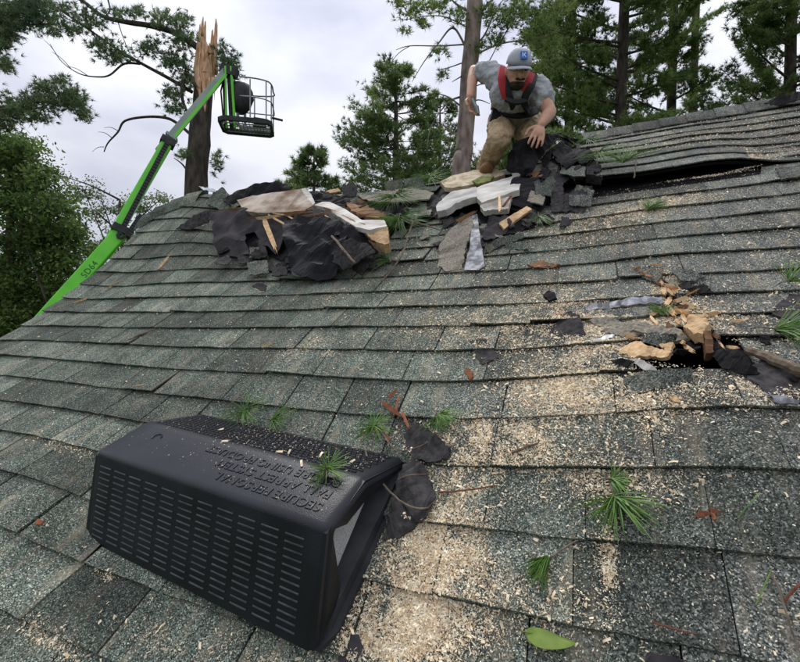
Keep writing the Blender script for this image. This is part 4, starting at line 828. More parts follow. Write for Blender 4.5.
# the single broad leaf
def leaf():
    P = [(525, 634), (528, 629), (536, 629), (548, 632), (560, 638), (571, 642), (578, 644), (572, 650), (560, 654), (546, 655), (535, 651), (527, 642)]
    a = rp(525, 634, .006); b = rp(578, 644, .006); n = len(P); V = [rp(x, y, .005+.010*abs((y-(634+10*(x-525)/53))/14)) for x, y in P]
    mid = [a+(b-a)*t+VN*(.002+.004*math.sin(3*t)) for t in (.2, .4, .6, .8)]; V += mid; F = [(0, 1, 12), (1, 2, 12), (2, 3, 13, 12), (3, 4, 14, 13), (4, 5, 15, 14), (5, 6, 15), (6, 7, 15), (7, 8, 14, 15), (8, 9, 13, 14), (9, 10, 12, 13), (10, 11, 12), (11, 0, 12)]
    root = empty('fallen_leaf', a); tag(root, 'single broad green leaf lying near the bottom of the roof', 'leaf')
    o = mk('blade', V, F, 'leaf_green', root, smooth=True); md = o.modifiers.new('s', 'SOLIDIFY'); md.thickness = .0006; sb = o.modifiers.new('ss', 'SUBSURF'); sb.levels = sb.render_levels = 2
    MB().tube([a-(b-a)*.08+VN*.004]+[a+(b-a)*t+VN*.004 for t in (0, .25, .5, .75, .95)], [.0011, .001, .0009, .0007, .0005, .0003], 5).build('midrib', 'leaf_green', root)
leaf()

# ------------------------------------------------------------------ sawdust and wood chips
GA = [ # px, py, sx, sy, angle, count
 (415, 600, 42, 34, -.5, 5200), (440, 540, 30, 22, .2, 2600), (395, 645, 40, 22, 0, 2200), (490, 442, 46, 17, .05, 3300), (460, 490, 26, 24, 0, 1300), (570, 388, 44, 20, -.1, 4200), (600, 340, 38, 16, -.05, 2600), (640, 400, 40, 22, .1, 1800),
 (630, 322, 46, 9, .1, 2400), (690, 316, 26, 12, 0, 1500), (668, 290, 14, 14, .8, 900), (560, 300, 40, 16, 0, 1800), (520, 330, 40, 20, 0, 1600), (620, 215, 40, 9, -.15, 2200), (660, 206, 34, 6, -.2, 1600), (580, 232, 50, 14, -.1, 1600),
 (700, 166, 60, 5, -.13, 2600), (640, 160, 60, 12, -.15, 2200), (720, 135, 70, 16, -.15, 1700), (460, 330, 60, 16, 0, 1500), (470, 250, 18, 18, 0, 700), (440, 300, 50, 25, 0, 1000), (330, 300, 16, 5, -.3, 160), (305, 346, 22, 5, -.35, 320),
 (330, 354, 8, 3, 0, 90), (60, 445, 26, 5, .3, 160), (160, 476, 16, 5, .3, 90), (50, 640, 26, 10, .5, 220), (170, 645, 40, 14, .4, 160), (250, 655, 40, 12, .2, 160), (105, 575, 8, 4, .3, 60), (590, 480, 60, 16, .05, 900),
 (606, 560, 7, 45, 0, 420), (520, 600, 60, 40, 0, 900), (700, 350, 60, 30, 0, 900), (760, 390, 40, 14, 0, 600), (775, 240, 60, 30, 0, 500), (500, 205, 50, 14, 0, 700), (420, 250, 26, 10, 0, 420), (780, 310, 40, 16, 0, 500), (415, 470, 14, 20, 0, 400)]
def chips():
    pp = []
    for x, y, sx, sy, a, n in GA:
        n = int(n*4.6)
        g = rng.normal(size=(n, 2))*np.array([sx, sy])*.80; ca, sa = math.cos(a), math.sin(a)
        pp.append(np.stack([x+g[:, 0]*ca-g[:, 1]*sa, y+g[:, 0]*sa+g[:, 1]*ca], 1))
    pp = np.concatenate(pp)
    r = CF+np.outer((pp[:, 0]-400)/FPX, CR)+np.outer((331-pp[:, 1])/FPX, CU); rn = r@VN; ok = rn < -.08; r = r[ok]; rn = rn[ok]; wz = np.zeros(len(r))
    for _ in range(25):
        t = (wz-HCAM)/rn; P = CAM+r*t[:, None]; u = P@VX; v = P@VV; wz = .5*wz+.5*Wtop(u, v)
    U = [u]; Vv = [v]
    # even scatter over the whole right side, thinning to the left
    n = 90000; u2 = rng.uniform(-1.6, 1.5, n); v2 = rng.uniform(-.1, 3.35, n); keep = rng.random(n) < np.clip((u2+1.1)/1.0, .06, 1); U.append(u2[keep]); Vv.append(v2[keep])
    n = 7000; U.append(rng.uniform(-3, -.6, n)); Vv.append(rng.uniform(-.1, 2.2, n))
    n = 9000; k = rng.integers(0, 18, n); uu = rng.uniform(-3, -.5, n); kp = rng.random(n) < np.clip(np.sin(uu*5+k*2.3)*.6+.25, 0, 1); U.append(uu[kp]); Vv.append((V0-k*EXPO+np.abs(rng.normal(size=n))*.035+.003)[kp])
    # crumbs caught along the shingle edges
    n = 5200; k = rng.integers(0, 18, n); U.append(rng.uniform(-2.2, 1.3, n)**1); Vv.append(V0-k*EXPO+EXPO-np.abs(rng.normal(size=n))*.012-.002)
    u = np.concatenate(U); v = np.concatenate(Vv)
    cl = np.sin(u*31+3*np.sin(v*17))*np.sin(v*23+2*np.sin(u*19+1))+.6*np.sin(u*67+2*np.sin(v*41))*np.sin(v*53+1.7*np.sin(u*59)); kp = rng.random(len(u)) < np.clip(.62+.42*cl, .12, 1); u = u[kp]; v = v[kp]
    ok = (v < vridge(u)-.03) & (u > U0+.02) & (u < U1) & (v > -.5)
    for h in (HOLE, BARE_L, BARE_R, BARE_U): ok &= ~inpoly(u, v, h)
    lx = (u-V_O[0])*math.cos(.094)-(v-V_O[1])*math.sin(.094); ly = (u-V_O[0])*math.sin(.094)+(v-V_O[1])*math.cos(.094)
    ok &= ~((np.abs(lx) < VW/2+.01) & (ly > 0.01) & (ly < .47))
    u = u[ok]; v = v[ok]; n = len(u); wz = np.array([surf_w(a_, b_) for a_, b_ in zip(u, v)])+rng.uniform(.0010, .0045, n)
    L_ = rng.lognormal(math.log(.0012), .60, n); L_ = np.clip(L_, .0006, .009); wd = np.clip(L_*rng.uniform(.2, .6, n), .0005, .0028); a = rng.uniform(0, 2*np.pi, n); ti = rng.normal(size=n)*.35; ro = rng.normal(size=n)*.45
    c = u[:, None]*VX+v[:, None]*VV+wz[:, None]*VN
    d = np.cos(a)[:, None]*VX+np.sin(a)[:, None]*VV; s = -np.sin(a)[:, None]*VX+np.cos(a)[:, None]*VV
    d = d*np.cos(ti)[:, None]+VN*np.sin(ti)[:, None]; s = s*np.cos(ro)[:, None]+VN*np.sin(ro)[:, None]
    ld = d*L_[:, None]; ls = s*wd[:, None]; bow = VN*(L_*.25)[:, None]
    V = np.stack([c-ld-ls, c-ld*.8+ls, c+ls+bow, c+ld+ls*.6, c+ld*.8-ls, c-ls+bow], 1).reshape(-1, 3)
    b = np.arange(n)*6; F = np.concatenate([np.stack([b, b+5, b+2, b+1], 1), np.stack([b+5, b+4, b+3, b+2], 1)])
    o = mk_np('wood_chips', V, F, 'chips'); o['kind'] = 'stuff'; tag(o, 'cream sawdust and wood chips scattered over the shingles', 'wood chips')
    # a few on the vent
    V = []; F = []
    for i in range(620):
        x = random.uniform(-.1, VW/2-.03) if i % 3 else random.uniform(-VW/2+.03, VW/2-.03); q = random.random(); 
        yz = (np.array(PROF[2])+(np.array(PROF[3])-np.array(PROF[2]))*random.random()) if q < .7 else np.array(PROF[1])+(np.array(PROF[2])-np.array(PROF[1]))*random.uniform(.2, 1)
        c = VT(x, yz[0], yz[1]+.005); a = random.uniform(0, 6.3); L_ = random.uniform(.0005, .0022) if i > 6 else .010; d = (VX*math.cos(a)+VV*math.sin(a))*L_; s = (VV*math.cos(a)-VX*math.sin(a))*L_*.3; b = len(V)
        V += [c-d-s, c-d+s, c+s+VN*.001, c+d+s, c+d-s, c-s+VN*.001]; F += [(b, b+5, b+2, b+1), (b+5, b+4, b+3, b+2)]
    o = mk('wood_chips', V, F, 'chips'); o['kind'] = 'stuff'; tag(o, 'sparse pale wood chips lying on top of the black vent', 'wood chips')
chips()

# ------------------------------------------------------------------ trees
def blades(pos, dirs, n, length, width, spread):
    """needle tufts: n thin triangles in a cone round each direction"""
    pos = np.repeat(np.asarray(pos), n, 0); dirs = np.repeat(np.asarray(dirs), n, 0); k = len(pos)
    d = dirs+rng.normal(size=(k, 3))*spread; d /= np.linalg.norm(d, axis=1)[:, None]
    L_ = length*rng.uniform(.6, 1.15, k)[:, None]; s = np.cross(d, rng.normal(size=(k, 3))); s /= np.linalg.norm(s, axis=1)[:, None]+1e-9
    V = np.stack([pos-s*width, pos+s*width, pos+d*L_+np.array([0, 0, -1.])*L_*.08], 1).reshape(-1, 3)
    return V, np.arange(3*k).reshape(-1, 3)
def leaves(pos, size):
    k = len(pos); d = rng.normal(size=(k, 3)); d /= np.linalg.norm(d, axis=1)[:, None]; s = np.cross(d, rng.normal(size=(k, 3))); s /= np.linalg.norm(s, axis=1)[:, None]
    z = size*rng.uniform(.6, 1.3, k)[:, None]; V = np.stack([pos-d*z, pos+s*z*.55-d*z*.1, pos+d*z, pos-s*z*.55-d*z*.1], 1).reshape(-1, 3)
    return V, np.arange(4*k).reshape(-1, 4)
def rnd3(n): v = rng.normal(size=(n, 3)); return v/np.linalg.norm(v, axis=1)[:, None]
class Tree:
    def __init__(s, name, label, base, cat='tree', group='pines and other trees around the house'):
        s.root = empty(name, base); tag(s.root, label, cat, group); s.wood = MB(); s.P = []; s.D = []; s.lim = MB()
    def trunk(s, pts, rads, m='bark', n=12, name='trunk'):
        s.tp = smoothpts(pts, 5); r = np.interp(np.linspace(0, 1, len(s.tp)), np.linspace(0, 1, len(rads)), rads)
        V, F = tube(s.tp, list(r), n); V = [v+unit(np.array([v[0]-s.tp[i//n][0], v[1]-s.tp[i//n][1], 0]))*r[i//n]*.12*nz(v, 3.) for i, v in enumerate(V)]
        mk(name, V, F, m, s.root, smooth=True); s.lim.tube(s.tp, list(r*.45), 5)
    def limb(s, pts, r0, r1, n=6):
        P = smoothpts(pts, 5); s.lim.tube(P, list(np.linspace(r0, r1, len(P))), n); return P
    def tuft(s, p, d): s.P.append(np.asarray(p, float)); s.D.append(np.asarray(d, float))
    def bough(s, a, b, sag=.1, r0=.03, twigs=9, tl=.5, start=.35, per=5, lift_=.25):
        a = np.asarray(a, float); b = np.asarray(b, float); L_ = np.linalg.norm(b-a); P = bez(a, (a+b)/2+np.array([0, 0, -sag*L_]), b, 9); s.lim.tube(P, list(np.linspace(r0, .006, 9)), 5, False)
        ax = unit(b-a); sx, sy = perp(ax)
        for i in range(twigs):
            t = start+(1-start)*(i+random.random())/twigs; k = min(int(t*8), 7); p = P[k]+(P[k+1]-P[k])*(t*8-k)
            side = random.choice((-1, 1)); hz = unit(np.cross(ax, np.array([0, 0, 1.])))*side
            d = unit(ax*.7+hz*random.uniform(.2, 1.)+np.array([0, 0, 1.])*random.uniform(-.1, lift_+.25)); l = tl*random.uniform(.5, 1.1)*(1.15-.5*t)
            e = p+d*l; s.lim.tube([p, e], [.009, .003], 3, False)
            for q in range(per):
                f = .25+.75*(q+random.random())/per; s.tuft(p+d*l*f+np.array([random.gauss(0, .05) for _ in range(3)]), unit(d+np.array([0, 0, .35])+np.array([random.gauss(0, .4) for _ in range(3)])))
        s.tuft(b, ax)
    def done(s, m='needle_dark', bark='bark', n=12, length=.13, width=.006, spread=.55):
        if s.lim.v: s.lim.build('limbs', bark, s.root, tuple(WL[s.root.name]))
        if s.P:
            V, F = blades(np.array(s.P), np.array(s.D), n, length, width, spread); o = mk_np('crown', V, F, m, s.root, tuple(WL[s.root.name])); o['kind'] = 'stuff'
        return s.root
def gbase(px, d): p = spot(px, 331, d); return np.array([p[0], p[1], GZ])

# -- the snapped pine
t = Tree('broken_pine', 'tall pine with its trunk snapped off in pale splinters behind the lift', gbase(196, 11))
D = 11.; s3 = lambda x, y, d=D: spot(x, y, d)
t.trunk([gbase(194, D), s3(194, 330), s3(196, 190), s3(201, 120), s3(205, 72)], [.34, .30, .28, .245, .215], 'bark', 16)
def snapped():
    ax = s3(205, 70); V = []; F = []; n = 16; hts = [.55, .45, .6, .4, .35, .5, .45, .55, .4, .6, .5, .62, .42, .5, .6, .45]
    up = unit(s3(207, 20)-s3(205, 75)); x, y = perp(up)
    for ring, (dz, rr) in enumerate(((-.42, 1.03), (-.2, 1.02), (.0, .98))):
        for j in range(n): a = 2*math.pi*j/n; V.append(ax+up*(dz-.35*abs(math.sin(j*1.9))*(ring == 0))+(x*math.cos(a)+y*math.sin(a))*.245*rr)
    for j in range(n): a = 2*math.pi*(j+.3)/n; V.append(ax+up*hts[j]+(x*math.cos(a)+y*math.sin(a))*(.235-.05*hts[j]))
    for j in range(n): a = 2*math.pi*j/n; V.append(ax+up*(-.05)+(x*math.cos(a)+y*math.sin(a))*.08)
    for k in range(2):
        for j in range(n): F.append((k*n+j, k*n+(j+1) % n, (k+1)*n+(j+1) % n, (k+1)*n+j))
    for j in range(n): F.append((2*n+j, 2*n+(j+1) % n, 3*n+j)); F.append((2*n+(j+1) % n, 2*n+j, 4*n+j, 4*n+(j+1) % n)); F.append((2*n+j, 3*n+j, 4*n+j)); F.append((3*n+j, 2*n+(j+1) % n, 4*n+j))
    mk('splintered_top', V, F, 'wood_split', t.root)
    for j, (p, q, wd) in enumerate(((s3(201, 62, D-.2), s3(206, 17, D-.15), .17), (s3(212, 64, D-.1), s3(217, 19, D-.05), .19), (s3(198, 60, D-.1), s3(200, 26, D-.1), .12), (s3(207, 60, D-.2), s3(209, 40, D-.2), .14), (s3(205, 70, D-.23), s3(203, 98, D-.27), .16), (s3(210, 70, D-.2), s3(209, 90, D-.26), .10))):
        pass
snapped()
def spikes():
    random.seed(3); ax = s3(205, 78); up = unit(s3(207, 20)-s3(205, 75)); x, y = perp(up); mpp = D/FPX
    prongs = [(200, 24), (203, 18), (205, 22), (207, 44), (210, 46), (213, 30), (216, 19), (202, 38), (211, 52)]
    for i, (px, top) in enumerate(prongs):
        base_x = 205+(px-207)*1.05; dz = random.uniform(-.17, .17); p0 = s3(base_x, 74, D+dz); p1 = s3(base_x*.5+px*.5, (74+top)/2, D+dz*.9); p2 = s3(px, top, D+dz*.7)
        P = smoothpts([p0, p1, p2], 3); n = 5; V, F = tube(P, list(np.array([.11, .10, .085, .07, .05, .03, .008])[:len(P)]), n)
        V = [v+np.array([random.gauss(0, .010), random.gauss(0, .010), random.gauss(0, .04)]) for v in V]; mk('wood_spike', V, F, 'wood_split', t.root)
    for i, (xa, xb, ya, yb) in enumerate(((199, 201, 78, 104), (204, 205, 78, 112), (209, 208, 78, 98), (213, 212, 78, 92))):     # bark torn off below the break
        P = smoothpts([s3(xa, ya, D-.24), s3((xa+xb)/2, (ya+yb)/2, D-.26), s3(xb, yb, D-.25)], 3); mk('torn_stripe', *tube(P, [.05, .06, .06, .055, .045, .03, .008], 5), 'wood_split', t.root)
spikes()
la = t.limb([s3(198, 48), s3(178, 34), s3(151, 26), (s3(125, 22)), s3(102, 16), s3(84, 2), s3(64, -8)], .085, .03, 8)
lb = t.limb([s3(192, 92), s3(168, 78), s3(144, 65), s3(118, 50), s3(98, 36), s3(66, 14), s3(40, -4)], .05, .015)
lc = t.limb([s3(190, 134), s3(178, 124), s3(166, 118), s3(146, 117), s3(125, 121), s3(118, 132), s3(108, 143), s3(104, 152)], .045, .012)
t.limb([s3(140, 64), s3(124, 64), s3(110, 75), s3(98, 77), s3(80, 74), s3(62, 62), s3(50, 44)], .028, .006)
t.limb([s3(86, 8), s3(87, 22), s3(98, 42), s3(108, 56)], .03, .012); t.limb([s3(108, 0), s3(110, 10), s3(106, 16)], .02, .012)
t.limb([s3(118, 22), s3(124, 40), s3(131, 56)], .012, .006); t.limb([s3(188, 172), s3(182, 164), s3(174, 158)], .03, .01)
t.limb([s3(197, 88, 10.8), s3(186, 74, 10.8), s3(182, 96, 10.8), s3(187, 112, 10.8)], .06, .03)
for q in ((104, 147, 92, 152), (112, 138, 98, 132), (118, 131, 104, 128), (60, 60, 44, 40), (72, 70, 52, 52), (88, 76, 66, 66)): t.limb([s3(*q[:2]), s3((q[0]+q[2])/2, (q[1]+q[3])/2-2), s3(*q[2:])], .010, .004, 4)
def cloud(t, items, D, dd=.5):
    for (x, y, rx, ry, n) in items:
        c0 = s3(x, y, D); tw = []
        for _ in range(int(n*2.4)):
            a = rng.normal(size=3)*.5; p = spot(x+a[0]*rx, y+a[1]*ry, D+a[2]*dd); t.tuft(p, unit(CU*.5+CR*(a[0]*.8)+rng.normal(size=3)*.5))
            if random.random() < .16: t.lim.tube([p, p-(p-c0)*random.uniform(.3, .7)-np.array([0, 0, .05])], [.005, .008], 3, False)
cloud(t, [(164, 20, 16, 10, 55), (182, 40, 14, 14, 60), (174, 62, 16, 14, 65), (186, 80, 10, 14, 42), (150, 48, 14, 9, 42), (170, 92, 12, 8, 28), (176, 108, 12, 8, 34), (228, 62, 12, 13, 45), (222, 50, 8, 8, 14), (234, 72, 8, 10, 24), (217, 162, 6, 12, 22), (108, 50, 16, 12, 42), (122, 58, 14, 9, 30), (98, 44, 10, 8, 20), (60, 12, 26, 12, 50), (90, 22, 20, 12, 45), (50, 26, 16, 12, 36), (72, 30, 18, 7, 30), (120, 14, 20, 7, 28), (140, 12, 12, 6, 18), (185, 20, 8, 8, 16), (186, 155, 9, 6, 24)], D)
t.done('needle_blue', n=17, length=.145, width=.0078)

# -- pine leaning in from the left edge
D = 9.; t = Tree('pine_tree', 'pine whose dark needle boughs reach in at the upper left corner', gbase(-120, D))
t.trunk([gbase(-120, D), s3(-118, 200, D), s3(-116, 60, D), s3(-114, -120, D)], [.3, .26, .22, .14])
for q in (((-116, 120), (-40, 112), (20, 110), (44, 107)), ((-116, 40), (-60, 30), (0, 26), (60, 24)), ((-116, 20), (-40, 8), (10, 4), (30, -4)), ((-116, 80), (-50, 70), (0, 64))): t.limb([s3(*p, D) for p in q], .06, .012)
cloud(t, [(30, 104, 26, 12, 90), (56, 100, 22, 11, 80), (76, 104, 14, 10, 55), (84, 116, 9, 7, 22), (44, 86, 14, 8, 30), (60, 82, 8, 8, 18), (12, 112, 16, 14, 70), (70, 92, 12, 8, 24), (4, 64, 11, 9, 40), (10, 12, 24, 16, 150), (6, 30, 16, 14, 90), (32, 18, 18, 12, 60), (36, 4, 20, 10, 60), (0, 44, 12, 10, 36), (-30, 40, 30, 40, 160), (-30, 110, 30, 20, 90), (0, 126, 14, 10, 40), (38, 118, 16, 7, 30)], D, .4)
t.done('needle_blue', n=17, length=.125, width=.0065)

# -- dark leafy trees down the left edge
def leafy(name, label, base, items, D, m, size, trunk_r=.22, dd=1.2, topxy=None):
    t = Tree(name, label, base); cx, cy = topxy
    t.trunk([base, base+(s3(cx, cy, D)-base)*.5, s3(cx, cy, D)], [trunk_r, trunk_r*.7, trunk_r*.25]); tp = t.tp; P = []
    for x, y, rx, ry, n in items:
        c = spot(x, y, D+random.gauss(0, dd*.5)); a0 = tp[random.randrange(len(tp)//2, len(tp))]; t.limb([a0, (a0+c)/2+np.array([0, 0, .1]), c], .05, .012, 5)
        n = int(n*1.5); k = max(3, n//60)
        for _ in range(k):
            a = rng.normal(size=3)*.42; cc = spot(x+a[0]*rx, y+a[1]*ry, D+a[2]*dd); P.append(cc+rng.normal(size=(n//k, 3))*np.array([.22, .22, .12])*size/.06); t.lim.tube([c, cc], [.012, .005], 3, False)
    t.lim.build('limbs', 'bark', t.root, tuple(WL[t.root.name])); V, F = leaves(np.concatenate(P), size); o = mk_np('crown', V, F, m, t.root, tuple(WL[t.root.name])); o['kind'] = 'stuff'
leafy('leafy_tree', 'dense dark green leafy tree filling the left edge beside the lift', gbase(10, 13), [(6, 150, 30, 22, 1500), (30, 175, 26, 18, 1400), (10, 200, 34, 24, 1800), (50, 205, 24, 18, 1300), (70, 232, 20, 16, 1100), (30, 240, 36, 26, 2000), (60, 262, 28, 20, 1500), (10, 280, 36, 26, 2000), (40, 300, 34, 22, 1700), (-30, 180, 40, 50, 2200), (-40, 260, 40, 50, 2200), (10, 326, 34, 20, 1400), (-20, 330, 40, 24, 1200), (22, 150, 14, 12, 500), (84, 250, 10, 10, 400), (80, 300, 14, 16, 600), (56, 330, 20, 14, 600)], 13, 'leaf_dark', .062, topxy=(10, 150))
leafy('leafy_tree', 'second dark leafy tree closing the gaps behind the left one', gbase(40, 20), [(0, 170, 50, 40, 1500), (40, 230, 50, 40, 1900), (0, 290, 60, 40, 1900), (60, 290, 40, 30, 1300), (20, 335, 60, 20, 1200), (-50, 220, 50, 60, 1300)], 20, 'leaf_dark', .085, topxy=(20, 190))
leafy('leafy_tree', 'pale young leafy tree showing between the lift boom and the roof', gbase(130, 19), [(84, 190, 18, 14, 420), (62, 176, 12, 8, 200), (140, 206, 20, 10, 480), (160, 200, 14, 8, 260), (118, 214, 16, 14, 420), (96, 212, 10, 12, 260), (128, 240, 30, 18, 700), (100, 246, 12, 14, 400), (100, 196, 8, 8, 120)], 19, 'leaf_pale', .055, trunk_r=.14, topxy=(120, 200))

# -- the wood closing the view beyond the yard
def far_wood():
    n = 30000; a = rng.uniform(-2.2, 2.2, n); r = rng.uniform(38, 52, n); top = 7.5+2.2*np.sin(a*9)+1.6*np.sin(a*23+1)+1.2*np.sin(a*51)
    z = GZ+top*rng.random(n)**.8; f = math.atan2(CF[0], CF[1]); P = np.stack([np.sin(a+f)*r, np.cos(a+f)*r, z], 1)+rng.normal(size=(n, 3))*.5
    V, F = leaves(P, .55); o = mk_np('far_wood', V, F, 'leaf_dark'); tag(o, 'dark green wood closing off the far side of the yard', 'wood', kind='stuff')
far_wood()

# -- small pine top, young conifer, mid distance
def conifer(name, label, px, D, top, bot, half, m, n=12, whorl=26, length=.15, width=.006, base_px=None, bark='bark', group='pines and other trees around the house', skew=0., rag=.35, lowcut=0):
    b = gbase(px if base_px is None else base_px, D); t = Tree(name, label, b, group=group); tp = spot(px, top, D); t.trunk([b, (b+tp)/2, tp], [.20*half/55+.06, .12*half/55+.03, .015], bark)
    zb = spot(px, bot, D)[2]; zt = tp[2]
    for i in range(whorl):
        f = (i+random.random())/whorl; z = zt+(zb-zt)*f; k = (z-b[2])/(tp[2]-b[2]); c = b+(tp-b)*k
        R = half*D/FPX*(.12+.88*f**.8)*random.uniform(1-rag, 1.12)
        for _ in range(4):
            a = random.uniform(0, 2*math.pi); e = c+np.array([math.cos(a), math.sin(a), 0])*R*random.uniform(.7, 1)+np.array([0, 0, R*random.uniform(-.05, .40)])
            t.bough(c, e, .06, .022, max(4, int(7*R)+3), .30*R+.18, .25, 5)
    return t.done(m, bark, n, length, width)
conifer('young_pine', 'small young pine top poking above the debris on the ridge', 314, 15, 148, 205, 36, 'needle_green', whorl=9, length=.22, width=.011)
conifer('young_pine', 'broad green conifer standing behind the ridge left of the pine trunk', 396, 17, 64, 215, 82, 'needle_green', whorl=24, length=.2, width=.011)
conifer('young_pine', 'bluish conifer partly hidden behind the bare pine trunk', 440, 20, 96, 215, 58, 'needle_green', whorl=14, length=.22, width=.012)
conifer('young_pine', 'low green conifer behind the worker\'s legs', 508, 18, 105, 215, 60, 'needle_green', whorl=13, length=.22, width=.012)

# -- tall pine with pinkish trunk behind the worker
D = 8.5; t = Tree('tall_pine', 'tall pine with bare pinkish trunk rising left of the worker', gbase(452, D))
t.trunk([gbase(452, D), s3(460, 200, D), s3(464, 150, D), s3(469, 80, D), s3(475, 0, D), s3(479, -80, D)], [.20, .185, .18, .165, .15, .12], 'bark_pink', 14)
for q, r in ((((471, 62), (462, 40), (452, 28), (438, 44), (424, 62), (412, 82)), .03), (((474, 20), (490, 2), (506, -10)), .04), (((470, 50), (484, 36), (496, 10), (510, -8)), .025), (((466, 96), (452, 100), (440, 112), (430, 130), (427, 150)), .024), (((467, 112), (450, 98), (432, 92)), .02), (((465, 140), (450, 130), (438, 122)), .016), (((466, 106), (478, 100), (490, 104)), .018), (((469, 72), (452, 82)), .02), (((470, 60), (448, 68), (436, 70)), .014), (((472, 44), (440, 46), (410, 46), (396, 50)), .016), (((410, 46), (396, 56), (384, 78)), .008), (((472, 30), (440, 16), (404, 20)), .014), (((474, 14), (456, 4), (446, -8)), .03), (((469, 80), (486, 66), (500, 40)), .022), (((468, 90), (484, 84), (498, 92)), .014), (((464, 150), (476, 164), (486, 162)), .02), (((470, 58), (500, 44), (540, 38), (560, 30)), .02), (((466, 124), (452, 134), (447, 146)), .012), (((500, 44), (512, 24), (528, 20)), .012)):
    t.limb([s3(*p, D+.1*math.sin(p[0])) for p in q], r, .005, 6)
cloud(t, [(410, 14, 12, 9, 20), (424, 4, 14, 10, 28), (444, 6, 12, 10, 28), (400, 4, 8, 6, 12), (440, 52, 9, 8, 14), (442, 76, 6, 6, 8), (424, 24, 8, 6, 10), (488, 14, 14, 12, 36), (506, 20, 14, 12, 38), (520, 8, 16, 12, 46), (540, 22, 14, 14, 46), (460, 18, 8, 9, 18), (496, 40, 10, 9, 20), (548, 48, 14, 14, 44), (530, 40, 12, 10, 28), (558, 6, 14, 12, 46), (404, 30, 6, 5, 7), (480, 46, 8, 7, 12)], D, .6)
t.done('needle_mid', 'bark_pink', n=14, length=.13, width=.0065)

# -- the big pines on the right
def bigpine(label, px, D, m, boughs, base=None, r=.22, tuftn=15, length=.19, width=.0105, bark='bark'):
    b = gbase(px, D); t = Tree('tall_pine', label, b); t.trunk([b, spot(px+3, 120, D), spot(px+8, -60, D), spot(px+10, -260, D)], [r, r*.8, r*.6, r*.3], bark)
    for (x0, y0, x1, y1, dz, tw) in boughs: t.bough(spot(px+4, y0, D), spot(x1, y1, D+dz), .07, .05, int(tw*1.35), 1.1, .12, 11, .2)
    return t.done(m, bark, tuftn, length, width, .6)
def fan(px, lo, hi, n, xr, up, dz):
    o = []
    for i in range(n):
        y = lo+(hi-lo)*(i+random.random())/n; x1 = px+random.choice((-1, 1))*random.uniform(.35, 1)*xr; o.append((px, y, x1, y-up*abs(x1-px)*random.uniform(.4, 1.2), random.uniform(-dz, dz), 16))
    return o
random.seed(21)
bigpine('large dense dark pine rising directly behind the worker and the right pile', 618, 14, 'needle_dark', fan(618, 165, -60, 38, 84, .45, 2.6))
bigpine('dark pine with upswept boughs left of the slanting sky gap', 668, 17, 'needle_mid', fan(650, 150, -60, 24, 62, .65, 2.4))
bigpine('lone pine at the right edge beyond the slanting sky gap', 786, 15, 'needle_dark', [(786, 150, 716, 96, -1, 16), (786, 140, 700, 112, 1, 14), (786, 120, 722, 70, 0, 16), (786, 100, 740, 46, 1, 16), (786, 80, 738, 30, -1, 16), (786, 60, 742, 10, 0, 16), (786, 50, 760, -14, 0, 16), (786, 40, 760, 10, 1, 16), (786, 110, 760, 60, 1, 16), (786, 126, 742, 92, -1, 16)]+fan(800, 150, -60, 26, 50, .5, 2.0))
bigpine('greener background pine between the worker and the dark pines', 566, 19, 'needle_mid', fan(566, 185, 20, 34, 44, .35, 2.0), r=.25)
bigpine('low background pine behind the ridge at the right', 690, 22, 'needle_dark', [(690, y, 690+dx, y-abs(dx)*.2, dz, 14) for y in (170, 160, 150, 140, 134) for dx, dz in ((-46, 1), (40, -1), (-20, 0), (62, 1))], r=.25)

